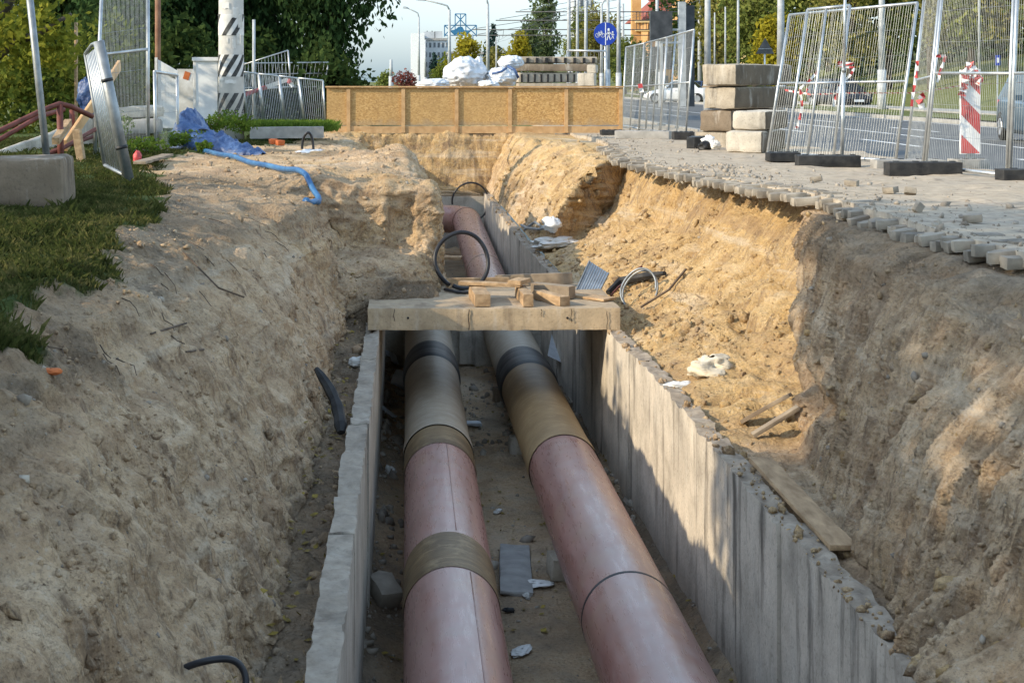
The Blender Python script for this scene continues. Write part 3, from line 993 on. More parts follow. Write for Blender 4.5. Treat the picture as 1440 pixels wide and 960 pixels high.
roughbar('plank', (1.6, 16.05, ST + .015), (2.12, 15.5, ST + .015), .22, .03, M['wood'], 'wide sandy board lying flat on the sunlit end of the slab', 'plank', None, 8)
roughbar('plank', (2.31, 9.75, -1.36), (2.33, 7.95, -1.38), .15, .035, M['wood'], 'long loose plank lying on the soil ledge behind the tall wall', 'plank', None, 9)
roughbar('wooden_stick', (.34, 17.4, -1.0), (.48, 16.3, ST + .03), .035, .035, M['wood'], 'thin brown stick leaning at the toe of the soil mound', 'stick', None, 10)
roughbar('plank', (.38, 27.4, -2.12), (1.02, 27.3, -2.12), .28, .06, M['wood'], 'pale board bridging the channel floor far behind the hose loop', 'plank', None, 11)
roughbar('plank', (.42, 25.2, -2.55), (.95, 25.0, -2.55), .2, .05, M['plastic_grey'], 'bluish grey board on the channel floor behind the slab', 'plank', None, 12)

def hoop(name, c, rx, rz, r, mat, label, cat, tilt=0, yaw=0, a0=0, a1=2 * math.pi, turns=1, seed=0, n=40, group=None):
    pts = []
    for k in range(n + 1):
        f = k / n
        a = a0 + (a1 - a0) * f
        v = Vector((math.cos(a) * rx, (f - .5) * .05 * turns + .012 * math.sin(3 * a + seed), math.sin(a) * rz + .01 * math.sin(2 * a + seed)))
        v = Matrix.Rotation(yaw, 3, 'Z') @ Matrix.Rotation(tilt, 3, 'X') @ v
        pts.append(Vector(c) + v)
    o = MB().tube(pts, r, 8).build(name, mat, None, smooth=True)
    return tag(o, label, cat, group)

hoop('hose_loop', (.61, 16.4, ST + .31), .30, .31, .024, M['hose'], 'thick black hose loop standing upright on the rear of the slab', 'hose', tilt=-.25, yaw=.25, a0=-2.0, a1=4.2)
pts = [(.42, 16.2, ST + .02), (.55, 16.0, ST + .02), (.72, 15.95, ST + .02), (.86, 16.1, ST + .02)]
tag(MB().tube(pts, .018, 8).build('hose_piece', M['hose'], None, smooth=True), 'short black hose end lying flat beneath the upright loop', 'hose')
# corrugated sheet leaning in the slab corner
t = thing('metal_sheet', (2.05, 16.7, -1.2), 'ribbed grey metal sheet leaning at the far corner of the slab', 'sheet')
a, b, c2, d2 = [np.array(P(*q)) for q in ((809, 411, 16.3), (841, 414, 16.3), (856, 384, 16.8), (829, 367, 16.8))]
uu, vv = np.meshgrid(np.linspace(0, 1, 60), np.linspace(0, 1, 6), indexing='ij')
G = (a[None, None] * ((1 - uu) * (1 - vv))[..., None] + b * (uu * (1 - vv))[..., None] + c2 * (uu * vv)[..., None] + d2 * ((1 - uu) * vv)[..., None])
G[..., 1] += .010 * np.sin(uu * 2 * np.pi * 9)
MB().grid(G).build('ribbed_panel', M['metal'], t)
MB().bar(tuple(b), tuple(c2), .012, .02).bar(tuple(a), tuple(d2), .012, .02).build('folded_edge', M['metal_dark'], t)
def lay(pxs, lift, *grids):
    return [pick(x, y, *grids) + Vector((-.3 * lift, 0, lift)) for x, y in pxs]
p = lay([(856, 412), (880, 398), (905, 390), (936, 384)], .05, GR)
tag(MB().tube(p, [.03, .055, .05, .025], 6).build('rubber_strip', M['rubber'], None), 'crumpled dark rubber strip on the slope beside the wire loop', 'strip')
p0 = pick(908, 412, GR)
hoop('wire_loop', p0 + Vector((-.06, 0, .07)), .20, .24, .012, M['metal_dark'], 'grey wire loop lying on the sunlit sand slope beside the slab', 'wire', tilt=-.5, yaw=-.5, turns=2.5, a1=4 * math.pi, n=60)
p = lay([(862, 418), (872, 405), (880, 399), (888, 386), (905, 376)], .07, GR)
tag(MB().tube(p, .012, 6).build('rebar_rod', M['rust'], None), 'bent thin rod poking from the sand above the rubber strip', 'rod')

def crumple(name, c, d, mat, label, cat, seed, amp=.35, group=None, rot=0):
    n, m = (26, 34) if max(d) < .3 else (60, 80)
    A, B = np.meshgrid(np.linspace(-1.45, 1.45, n), np.linspace(0, 2 * np.pi, m), indexing='ij')
    G = np.stack([np.cos(A) * np.cos(B), np.cos(A) * np.sin(B), np.sin(A)], -1)
    r = 1 + amp * fbm(G * 1.6 + seed, 3, seed) + amp * .6 * (1 - np.abs(fbm(G * 3.0 + seed * 2, 3, seed + 3))) - amp * .4
    if max(d) >= .3:
        r = r - .13 * np.abs(fbm(G * 3.2 + seed, 2, seed + 8)) + .015 * fbm(G * 11, 2, seed + 9)
    G = G * r[..., None] * np.array(d)
    ca, sa = math.cos(rot), math.sin(rot)
    G = np.stack([G[..., 0] * ca - G[..., 1] * sa, G[..., 0] * sa + G[..., 1] * ca, G[..., 2]], -1) + np.array(c)
    G[:, -1] = G[:, 0]
    o = MB().grid(G).build(name, mat, None, smooth=True)
    return tag(o, label, cat, group)

q = pick(998, 515, GR)
crumple('crumpled_cloth', q + Vector((0, 0, .02)), (.20, .17, .08), M['cloth'], 'cream crumpled cloth on the lit sand slope below the bay', 'cloth', 3, .85, rot=.8)
q = pick(955, 536, GR)
crumple('plastic_scrap', q + Vector((0, 0, .01)), (.12, .08, .03), M['white'], 'white plastic scrap beside the cream crumpled cloth', 'scrap', 4, .5)
q = pick(775, 342, GR)
crumple('plastic_bag', q + Vector((0, 0, .04)), (.36, .25, .08), M['offwhite'], 'flat dirty white bag at the foot of the far lit bank', 'bag', 5, .5, rot=.5)
q = pick(770, 322, GR)
crumple('plastic_bag', q + Vector((0, 0, .06)), (.14, .12, .10), M['white'], 'small white bag above the flat dirty one on the far bank', 'bag', 6, .5)
for k, (x, y) in enumerate(((748, 326), (740, 330))):
    p = lay([(x - 12, y), (x, y - 8), (x + 14, y + 2), (x + 26, y - 3)], .09, GR)
    tag(MB().tube(p, .022, 6).build('twisted_cable', M['metal_dark'], None), 'dark twisted cable scraps beside the flat dirty white bag', 'cable', 'cable scraps on the far bank')
q = pick(748, 318, GR)
hoop('cable_ring', (1.42, 33.0, -1.55), .40, .42, .02, M['hose'], 'thin dark cable ring hanging before the far end wall', 'cable', a0=-1.2, a1=3.3)
q = pick(500, 511, GL)
crumple('plastic_bag', q + Vector((0, 0, .03)), (.10, .07, .06), M['offwhite'], 'small white bag on the ledge where the low wall meets the slab', 'bag', 7, .5)
# tyre tread strip against the left bank
a, b = pick(470, 612, GL), pick(437, 528, GL)
pts = [a.lerp(b, f) + Vector((.07 + .05 * math.sin(f * 3.1), 0, .05)) for f in np.linspace(0, 1, 9)]
t = tag(MB().tube(pts, [.03, .05, .045, .05, .04, .045, .04, .035, .02], 7).build('rubber_strip', M['rubber'], None), 'long black tyre strip leaning against the bank above the low wall', 'strip')
q = pick(278, 950, GL)
hoop('hose_loop', q + Vector((.05, 0, -.02)), .13, .085, .013, M['hose'], 'thin black hose arc sticking from the soil at the picture bottom', 'hose', a0=-.3, a1=3.3, yaw=.2)
for k, pp in enumerate((((258, 352), (285, 378), (310, 402), (345, 418)), ((212, 470), (240, 463), (266, 457)), ((268, 496), (294, 494)))):
    p = lay(pp, .02, GL)
    tag(MB().tube(p, .007, 5).build('dry_root', M['twig'], None), ['long thin root crossing the upper left bank face', 'short forked root stuck in the middle of the left bank', 'tiny straight root below the forked one on the left bank'][k], 'root')
p = lay([(905, 432), (940, 408), (965, 378)], .05, GR)
tag(MB().tube(p, .014, 5).build('buried_cable', M['twig'], None), 'dark buried cable emerging up the lit sand slope', 'cable')
for k, pp in enumerate((((1042, 592), (1075, 572), (1110, 556)), ((1058, 612), (1085, 592), (1120, 574)))):
    p = lay(pp, .03, GR)
    roughbar('plank', p[0], p[2], .07, .03, M['wood_grey'], ['half buried board at the sand slope foot, nearer the corner shade', 'half buried board at the sand slope foot, just below its twin'][k], 'plank', 'half buried boards', 20 + k)
q = pick(75, 517, GL)
crumple('litter_scrap', q, (.05, .03, .015), M['orange'], 'small reddish scrap on the shaded left bank', 'scrap', 8)

# --- debris in the channel
def fl(px, py):
    return pick(px, py, GF)
def brick(name, px, py, d, rz, mat, label, seed, group=None, rx=0):
    q = fl(px, py)
    V, Q = gridbox(q + Vector((0, 0, d[2] * .42)), d, (5, 5, 4), .008, seed, (rx, .05, rz), chip=.02, sc=6)
    return tag(fast_mesh(name, V, Q, mat), label, 'block', group)
brick('concrete_brick', 735, 632, (.24, .22, .19), .05, M['block'], 'grey concrete brick between the pipes nearest the slab', 1)
brick('concrete_brick', 800, 806, (.30, .26, .19), .1, M['block'], 'long concrete block tucked beside the right pipe by the flat tile', 2)
brick('concrete_tile', 730, 800, (.27, 1.2, .05), -.06, M['grey_conc'], 'flat grey concrete tile sunk in the channel floor', 3)
brick('clay_brick', 772, 708, (.14, .14, .10), .3, M['orange'], 'bright orange brick piece against the right pipe', 4)
brick('concrete_brick', 708, 560, (.22, .25, .2), .4, M['block_brown'], 'dark brown brick lying in rubble just below the slab shadow', 5)
brick('concrete_rubble', 545, 845, (.20, .24, .17), .5, M['rubble'], 'jagged concrete lump between the left pipe and low wall', 6, rx=.4)
brick('concrete_rubble', 540, 818, (.14, .12, .10), 1.1, M['rubble'], 'small stone resting above the jagged concrete lump', 7)
brick('concrete_rubble', 668, 592, (.20, .16, .05), .2, M['plastic_grey'], 'flat bluish grey shard beside the left pipe', 8)
for k, (x, y, w) in enumerate(((750, 820, .14), (733, 916, .10), (552, 660, .09), (716, 858, .04), (700, 715, .05), (745, 838, .05), (905, 668, .08), (876, 640, .07), (922, 720, .07), (1035, 900, .09))):
    q = fl(x, y) if x < 800 else fl(x, y)
    lab = ['torn white paper strip lying beyond the long concrete block', 'pale curled paper scrap at the bottom between the pipes', 'white crushed cup in the gap beside the left pipe', 'black round cap on the channel floor', 'pale chip under the flat tile', 'white crumbs by the torn paper strip',
           'white film scrap at the tall wall foot, middle of three', 'white film scrap at the tall wall foot, farthest of three', 'white film scrap at the tall wall foot, nearest of three', 'crumpled pale film by the nearest stretch of tall wall'][k]
    crumple('litter_scrap', q + Vector((0, 0, .02)), (w, w * .5, .018 if k not in (2, 9) else .05), M['black'] if k == 3 else M['offwhite'], lab, 'scrap', 30 + k, .6, rot=k)
for k, (x, y, d) in enumerate(((566, 540, (.16, .05, .05)), (556, 508, (.20, .08, .06)), (548, 588, (.14, .04, .05)))):
    q = fl(x, y)
    V, Q = gridbox(q + Vector((0, 0, .10)), (.20, .35 - .08 * k, .025), (8, 8, 1), .03, 40 + k, (.35, .5, .4 * k), sc=5)
    tag(fast_mesh('foam_sheet', V, Q, M['plastic_grey']), ['curved bluish plastic sheet beside the left pipe collar', 'folded bluish plastic sheet under the slab edge', 'narrow bluish plastic strip beside the left pipe'][k], 'sheet')
a = np.array([P(x, y, Y) for x, y, Y in ((776, 468, 19.5), (812, 468, 19.5), (795, 512, 18.6), (770, 500, 18.6))])
V = np.array([a[0], a[1], a[2], a[3]])
tag(MB().add(V, [(0, 1, 2, 3)]).build('plastic_sheet', M['plastic_grey'], None), 'glossy grey sheet hanging under the slab by the right pipe', 'sheet')

# ------------------------------------------------------------------ fences
def lerp3(a, b, f):
    return tuple(a[i] + (b[i] - a[i]) * f for i in range(3))


def mesh_fence(name, bl, br, tl, tr, label, cat='fence panel', group=None, pitch=.05, rail=.5, mids=(), wr=.0017, fr=.021, rows=6, frame_mat=None, over=.06):
    t = thing(name, bl, label, cat, group)
    fm = frame_mat or M['metal']
    up = lambda q, w: lerp3(q, w, -over)
    mb = MB().tube([up(bl, tl), tl], fr, 8).tube([up(br, tr), tr], fr, 8).tube([tl, tr], fr, 8).tube([bl, br], fr, 8)
    mb.build('fence_frame', fm, t, smooth=True)
    if rail:
        MB().tube([lerp3(bl, tl, rail), lerp3(br, tr, rail)], fr * .8, 8).build('middle_rail', fm, t, smooth=True)
    for f in mids:
        MB().tube([up(lerp3(bl, br, f), lerp3(tl, tr, f)), lerp3(tl, tr, f)], fr * .9, 8).build('upright', fm, t, smooth=True)
    w = (Vector(br) - Vector(bl)).length
    n = max(4, int(w / pitch))
    mb = MB()
    for k in range(1, n):
        f = k / n
        j = .12 * math.sin(k * 1.7) / n
        mb.tube([lerp3(bl, br, f), lerp3(tl, tr, f + j)], wr, 4, cap=False)
    for k in range(1, rows):
        f = k / rows
        mb.tube([lerp3(bl, tl, f), lerp3(lerp3(bl, br, .5), lerp3(tl, tr, .5), f + .004 * math.sin(k * 3)), lerp3(br, tr, f)], wr * 1.15, 4, cap=False)
    mb.build('wire_mesh', M['wire'], t)
    return t


def foot_block(c, d, rz, mat, label, group):
    t = thing('fence_foot', c, label, 'fence foot', group)
    V, Q = gridbox((c[0], c[1], c[2] + d[2] / 2), d, (14, 4, 3), .004, int(c[1] * 10), (0, 0, rz), chip=.012, sc=4)
    fast_mesh('foot_body', V, Q, mat, t)
    ca, sa = math.cos(rz), math.sin(rz)
    for s in (-.36, -.1, .16, .4):
        x = s * d[0]
        MB().box((c[0] + x * ca, c[1] + x * sa, c[2] + d[2] + .002), (.06, .06, .012), (0, 0, rz)).build('socket', M['black'], t)
    return t


G1 = 'leaning mesh fence panels by the road'
mesh_fence('mesh_fence', (5.47, 22.6, .03), (6.62, 20.2, .03), (5.88, 22.9, 2.12), (7.02, 20.5, 2.18), 'tall leaning mesh fence panel beside the stacked concrete blocks', group=G1)
mesh_fence('mesh_fence', (5.32, 20.9, .02), (5.86, 20.5, .02), (5.70, 21.2, 2.12), (6.18, 20.8, 2.16), 'narrow leaning mesh fence panel overlapping the tall one by the blocks', group=G1, mids=(.45,))
mesh_fence('mesh_fence', (6.66, 19.9, .03), (6.40, 18.5, .03), (6.94, 20.0, 2.2), (6.66, 18.6, 2.3), 'mesh fence panel turned almost edge-on between two longer panels', group=G1, pitch=.10)
mesh_fence('mesh_fence', (6.42, 18.45, .06), (6.56, 16.3, .08), (6.66, 18.5, 2.35), (6.64, 16.3, 2.3), 'long upright mesh fence panel in front of the striped marker board', group=G1)
mesh_fence('mesh_fence', (6.57, 16.25, .08), (6.9, 13.0, .08), (6.66, 16.25, 2.3), (7.0, 13.0, 2.3), 'mesh fence panel in front of the blue grey car', group=G1)
t = thing('steel_post', (5.63, 19.3, 0), 'single upright steel post standing in a black fence foot', 'post')
MB().tube([(5.63, 19.3, .0), (5.66, 19.3, 1.25)], .024, 10).tube([(5.66, 19.3, 1.24), (5.68, 19.3, 2.5)], .019, 10).build('post_tube', M['metal'], t, smooth=True)
MB().tube([(5.659, 19.3, 1.22), (5.661, 19.3, 1.28)], .03, 10).build('post_sleeve', M['metal_dark'], t, smooth=True)
G2 = 'black fence feet on the pavement'
def fz(x, y):
    return float(gz(y)) + .015
foot_block((5.42, 19.2, 0.0), (.80, .26, .16), -.04, M['rubber'], 'black rubber fence foot under the single upright steel post', G2)
foot_block((6.02, 17.4, 0.0), (.86, .24, .17), .0, M['rubber'], 'black rubber fence foot under the edge-on mesh panel', G2)
foot_block((6.92, 16.0, 0.0), (1.15, .26, .17), .02, M['rubber'], 'black rubber fence foot cut by the picture edge', G2)
foot_block((5.2, 20.6, 0.0), (.45, .22, .13), .1, M['rubber'], 'small dark fence foot just behind the one with the steel post', G2)
foot_block((6.35, 18.9, 0.0), (.9, .26, .12), .05, M['grey_conc'], 'grey concrete fence foot half hidden behind the edge-on mesh panel', 'concrete fence feet')

# far right-hand run of leaning panels
G3 = 'far leaning mesh fence panels beside the barrier'
pts = [(5.58, 38.6), (5.60, 35.9), (5.65, 33.2), (5.72, 30.5)]
tops = [(.10, 1.98), (.13, 2.02), (.15, 2.08), (.17, 2.16)]
labs = ['farthest panel of the leaning fence run beside the fibreboard barrier', 'middle panel of the leaning fence run beside the fibreboard barrier', 'nearest panel of the leaning fence run, before the dark kiosk']
for k in range(3):
    (xa, ya), (xb, yb) = pts[k], pts[k + 1]
    za, zb = float(gz(ya)) + .1, float(gz(yb)) + .1
    mesh_fence('mesh_fence', (xa, ya - .04, za), (xb, yb + .04, zb), (xa + tops[k][0], ya - .04, tops[k][1]), (xb + tops[k + 1][0], yb + .04, tops[k + 1][1]), labs[k], group=G3, pitch=.09, mids=(.33, .66) if k else (.5,), wr=.0024, fr=.021, frame_mat=M['metal_dark'] if k == 1 else None)
mesh_fence('mesh_fence', (4.75, 42, -.2), (5.6, 41.6, -.2), (4.55, 42.2, 1.98), (5.6, 41.8, 1.95), 'mesh fence panel standing behind the barrier near the round sign', group=G3, pitch=.09, wr=.003, fr=.03)
foot_block((4.95, 31.2, -.09), (1.15, .3, .17), -.35, M['grey_conc'], 'pale long concrete fence foot before the far leaning run', 'concrete fence feet')
foot_block((5.62, 30.3, -.08), (.42, .34, .17), .0, M['rubber'], 'square black fence foot at the near end of the far run', G2)
foot_block((4.62, 33.6, -.1), (.5, .3, .12), .0, M['rubber'], 'low dark fence foot at the barrier corner', G2)

# ------------------------------------------------------------------ warning tapes
def tape(pts, w, label, seg=.08, sag=0):
    pts = [Vector(p) for p in pts]
    mb = MB()
    out = []
    for a, b in zip(pts, pts[1:]):
        n = max(2, int((b - a).length / seg))
        for k in range(n):
            f = k / n
            out.append(a.lerp(b, f) - Vector((0, 0, sag * 4 * f * (1 - f))))
    out.append(pts[-1])
    for i in range(len(out) - 1):
        a, b = out[i], out[i + 1]
        d = (b - a).normalized()
        s = d.cross(Vector((0, 1, .3))).normalized() * (w / 2)
        tw = math.sin(i * 1.3 + len(out)) * w * .4
        k = Vector((0, tw, 0))
        mb.add([a - s + k, b - s - k, b + s + k, a + s - k], [(0, 1, 2, 3)], i % 2)
    o = mb.build('warning_tape', [M['red'], M['white']], None)
    return tag(o, label, 'warning tape', 'red and white warning tapes')


tape([P(1104, 127, 24.5), P(1140, 133, 24), P(1200, 131, 22.8), P(1285, 131, 21), P(1362, 119, 19.6)], .035, 'long straight red and white tape stretched along behind the fence', .08)
tape([P(1362, 119, 19.6), P(1440, 116, 18)], .035, 'taut red and white tape running off behind the car', .08)
tape([P(1152, 98, 21.3), P(1140, 112, 21.2), P(1125, 125, 21.2), P(1128, 150, 21.2), P(1122, 178, 21.2), P(1116, 181, 21.2)], .036, 'knotted tape dangling lowest on the narrow leaning panel')
tape([P(1178, 88, 21.0), P(1200, 90, 21), P(1178, 92, 21), P(1202, 96, 21), P(1196, 105, 21), P(1180, 122, 21), P(1172, 150, 21)], .036, 'bunched tape tied beside the single steel post')
tape([P(1290, 86, 18.7), P(1290, 100, 18.7), P(1284, 130, 18.7), P(1282, 150, 18.7)], .036, 'tape strip hanging on the edge-on panel')
tape([P(1316, 79, 18.3), P(1330, 79, 18.3), P(1324, 96, 18.3), P(1318, 116, 18.3)], .036, 'tape knot tied high on the long upright panel')
tape([P(1300, 133, 18.8), P(1293, 140, 18.8), P(1297, 152, 18.8)], .08, 'short pale tape curl low on the edge-on panel')
tape([P(900, 118, 33.2), P(902, 130, 33.2)], .1, 'faded tape scrap on the far leaning run')
tape([P(345, 133, 41), P(405, 112, 41), P(412, 122, 41)], .12, 'slanted red and white tape on the rail fence behind the striped pole', .5)

# ------------------------------------------------------------------ striped marker board
mx, my, _ = P(1364, 200, 19.0)
t = thing('marker_board', (mx, my, 0), 'red and white striped roadworks marker board with tape wrapped round its top', 'marker board')
bw, z0, z1, th = .25, .18, 1.25, .045
MB().box((mx, my, (z0 + z1) / 2), (bw, th, z1 - z0)).build('board', M['white'], t)
mb = MB()
yy = my - th / 2 - .003
step = .30
k = -1
while True:
    zt = z0 - .25 + k * step * 2 / 1.2
    if zt > z1 + .3:
        break
    poly = [(-bw / 2, zt + .25), (bw / 2, zt), (bw / 2, zt + .25), (-bw / 2, zt + .5)]
    poly = [(x, min(max(z, z0 + .01), z1 - .01)) for x, z in poly]
    if max(z for _, z in poly) - min(z for _, z in poly) > .05:
        mb.add([(mx + x * .96, yy, z) for x, z in poly], [(0, 1, 2, 3)])
    k += 1
mb.build('red_stripe', M['red'], t)
MB().box((mx, my, .03), (.10, .05, .32)).build('board_stem', M['metal_dark'], t)
foot_block((mx - .02, my, 0.0), (.42, .36, .12), .05, M['grey_conc'], 'grey foot block beneath the striped marker board', 'concrete fence feet')
tape([(mx - .12, my - .06, 1.02), (mx + .11, my - .06, 1.18), (mx - .11, my - .06, 1.25), (mx + .12, my - .06, 1.08), (mx - .02, my - .05, 1.34), (mx - .13, my - .06, .92)], .09, 'tape bunch wrapped around the top of the marker board', .05)

# ------------------------------------------------------------------ stacked concrete blocks
def cblock(x0, y0, z0, ln, wd, h, rz, mat, label, group, seed):
    """block whose near left corner stands at x0, y0"""
    ca, sa = math.cos(rz), math.sin(rz)
    cx = x0 + (wd / 2) * ca - (ln / 2) * sa
    cy = y0 + (wd / 2) * sa + (ln / 2) * ca
    V, Q = gridbox((cx, cy, z0 + h / 2), (wd, ln, h), (10, 26, 7), .012, seed, (0, 0, rz), chip=.03, sc=4)
    o = fast_mesh('concrete_block', V, Q, mat)
    o.data.materials.append(M['block_shaded'])               # dirty brown side turned from the sun; its shade is painted into the colour
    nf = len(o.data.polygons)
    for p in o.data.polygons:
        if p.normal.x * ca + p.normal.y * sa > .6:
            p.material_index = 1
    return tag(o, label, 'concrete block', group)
M['block_shaded'] = concrete_mat('block_concrete_shaded', (.15, .115, .08), .5)
g = 'concrete blocks stacked on the pavement'
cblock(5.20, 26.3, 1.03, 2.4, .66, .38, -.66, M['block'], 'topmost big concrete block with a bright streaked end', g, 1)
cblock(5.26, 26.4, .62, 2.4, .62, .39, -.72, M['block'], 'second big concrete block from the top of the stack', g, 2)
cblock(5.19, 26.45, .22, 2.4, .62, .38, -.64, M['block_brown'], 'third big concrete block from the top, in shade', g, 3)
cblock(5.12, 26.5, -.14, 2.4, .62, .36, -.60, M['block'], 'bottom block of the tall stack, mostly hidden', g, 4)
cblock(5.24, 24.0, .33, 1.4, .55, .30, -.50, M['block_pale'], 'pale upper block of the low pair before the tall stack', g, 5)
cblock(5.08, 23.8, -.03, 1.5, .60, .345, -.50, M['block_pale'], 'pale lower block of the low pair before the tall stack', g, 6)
for k in range(3):
    roughbar('spacer_batten', (5.34 + .22 * k, 26.9 + .4 * k, 1.01), (5.84 + .2 * k, 26.55 + .4 * k, 1.01), .06, .035, M['wood_grey'], 'thin wooden spacer batten between the two topmost big blocks', 'batten', 'spacer battens', 50 + k)
for k, (x, y) in enumerate(((996, 198), (1004, 205), (990, 206))):
    q = Vector(P(x, y, 25.2 - k * .3))
    crumple('rubbish_bag', q, (.10, .09, .08), [M['white'], M['offwhite'], M['black']][k], ['white rubbish bag at the foot of the block stack, upper', 'off-white rubbish bag at the foot of the block stack, lower', 'dark rubbish bag left of the pale ones at the stack'][k], 'bag', 60 + k, .5)
V, Q = gridbox((5.0, 25.6, .06), (.3, .3, .22), (4, 4, 4), .03, 9, (0, 0, .3), chip=.03)
tag(fast_mesh('rubble_crate', V, Q, M['black']), 'dark crate of scraps on the pavement by the block stack', 'crate')

# ------------------------------------------------------------------ broken edge of the paving
ys, y = [], 8.6
while y < 27.5:
    ys.append(y)
    y += RND.choice((.105, .11, .115, .12, .2)) if y < 21 else RND.uniform(.13, .2)
proto = []
for k in range(6):
    V, Q = gridbox((0, 0, 0), (.20, .10, .08), (4, 3, 3), .004, 70 + k, chip=.012, sc=9)
    o = fast_mesh('paving_brick', V, Q, M['paver'])
    proto.append(o)
used = set()
sag = lambda y: -.02 * math.exp(-((y - 11.0) / 1.6) ** 2)
for i, y in enumerate(ys):
    for row in range(2 if RND.random() < .2 else 1):
        k = RND.randrange(6)
        o = proto[k] if k not in used else proto[k].copy()
        if k in used:
            COL.objects.link(o)
        used.add(k)
        x = float(pave_edge(y)) + (-.03 if y > 13 else .04) + row * .19 + RND.uniform(-.08, .06) * (1 if y > 13 else .5)
        drop = RND.uniform(0, .05) if row == 0 else 0
        tilt = RND.gauss(0, .12) if row == 0 else RND.gauss(0, .04)
        o.location = (x, y, float(pvz(y)) - .03 - drop + row * .01 + sag(y))
        o.rotation_euler = (RND.gauss(0, .06), -abs(tilt) * .8 if row == 0 else tilt, RND.gauss(0, .12))
        tag(o, 'grey paving brick on the broken edge above the undercut bank', 'paving brick', 'paving bricks along the broken edge')
for k, (px, py) in enumerate(((1252, 266), (1278, 268), (1196, 256), (1150, 250), (1292, 292), (1368, 308))):
    q = pick(px, py, PAVE)
    o = proto[k % 6].copy()
    COL.objects.link(o)
    o.location = q + Vector((0, 0, .035))
    o.rotation_euler = (RND.gauss(0, .3), RND.gauss(0, .3), RND.uniform(0, 3))
    o.scale = (RND.uniform(.5, 1), 1, 1)
    o.scale = (o.scale[0] * .7, .8, .8)
    tag(o, 'loose grey brick fragment scattered on the sandy pavement', 'paving brick', 'loose bricks on the pavement')

# ------------------------------------------------------------------ fibreboard barrier
BY, bz0, bz1 = 36.05, -.14, .96
bx0, bx1 = P(459, 0, BY)[0], P(875, 0, BY)[0]
t = thing('board_barrier', ((bx0 + bx1) / 2, BY, bz0), 'long low fibreboard barrier with timber battens across the trench end', 'barrier')
q = NT('strand_board')
vz = q.n('ShaderNodeTexVoronoi')
vz.inputs['Scale'].default_value = 1
mp = q.n('ShaderNodeMapping')
mp.inputs['Scale'].default_value = (26, 26, 42)
q.l(q.geo.outputs['Position'], mp.inputs[0])
q.l(mp.outputs[0], vz.inputs['Vector'])
cc = q.ramp(vz.outputs['Color'], [(.15, (.33, .175, .06)), (.5, (.52, .31, .11)), (.85, (.64, .42, .18))])
cc = q.mix(q.ramp(q.noise(1.2, 5), [(.35, .45), (.6, 0.0)]), cc, (.34, .20, .08))
oi = q.n('ShaderNodeObjectInfo')
cc = q.mix(q.math('MULTIPLY', oi.outputs['Random'], .45), cc, (.40, .27, .12))
sz = q.n('ShaderNodeSeparateXYZ')
q.l(q.geo.outputs['Position'], sz.inputs[0])
mud = q.math('ADD', q.math('MULTIPLY', sz.outputs[2], -2.2), q.math('MULTIPLY', q.noise(5, 6), 1.3))
cc = q.mix(q.ramp(mud, [(.25, 0.0), (.75, .75)]), cc, (.33, .25, .16))
M['osb'] = q.done(cc, .75, q.bump(vz.outputs['Distance'], .3, .004), .25)
M['batten'] = simple('barrier_batten', (.40, .24, .11), (.56, .36, .18), 6, .8, .25, .008)
bat = [P(x, 0, BY)[0] for x in (490, 567, 642, 717, 796)]
edges = [bx0] + bat + [bx1]
for a, b in zip(edges, edges[1:]):
    MB().box(((a + b) / 2, BY + .01, (bz0 + bz1) / 2 + .09), (b - a - .012, .02, bz1 - bz0 - .2)).build('board_panel', M['osb'], t)
for x in bat + [bx1 - .04]:
    MB().box((x, BY - .025, (bz0 + bz1) / 2 - .01), (.09, .045, bz1 - bz0 - .04)).build('batten', M['batten'], t)
MB().box(((bx0 + bx1) / 2, BY - .01, bz1 + .015), (bx1 - bx0 + .05, .14, .035)).build('cap_board', M['batten'], t)
MB().box(((bx0 + bx1) / 2, BY + .0, bz0 + .08), (bx1 - bx0, .03, .17)).build('toe_board', M['batten'], t)
# ------------------------------------------------------------------ things on the grass by the trench
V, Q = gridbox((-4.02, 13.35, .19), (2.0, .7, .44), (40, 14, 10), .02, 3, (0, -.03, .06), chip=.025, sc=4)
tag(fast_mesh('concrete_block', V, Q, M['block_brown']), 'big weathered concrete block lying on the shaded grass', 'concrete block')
V, Q = gridbox((-4.0, 13.3, -.03), (1.8, .6, .08), (10, 4, 2), .01, 4)
tag(fast_mesh('timber_sleeper', V, Q, M['black']), 'dark sleeper under the big weathered concrete block', 'timber')
t = thing('steel_post', (-3.52, 14.6, 0), 'slender leaning grey steel post beside the weathered concrete block', 'post')
MB().tube([(-3.47, 14.6, -.05), (-3.72, 14.6, 2.3)], .036, 12).build('post_tube', M['metal_dark'], t, smooth=True)
MB().tube([(-3.487, 14.6, .1), (-3.50, 14.6, .22)], .04, 12).build('post_collar', M['metal_dark'], t, smooth=True)
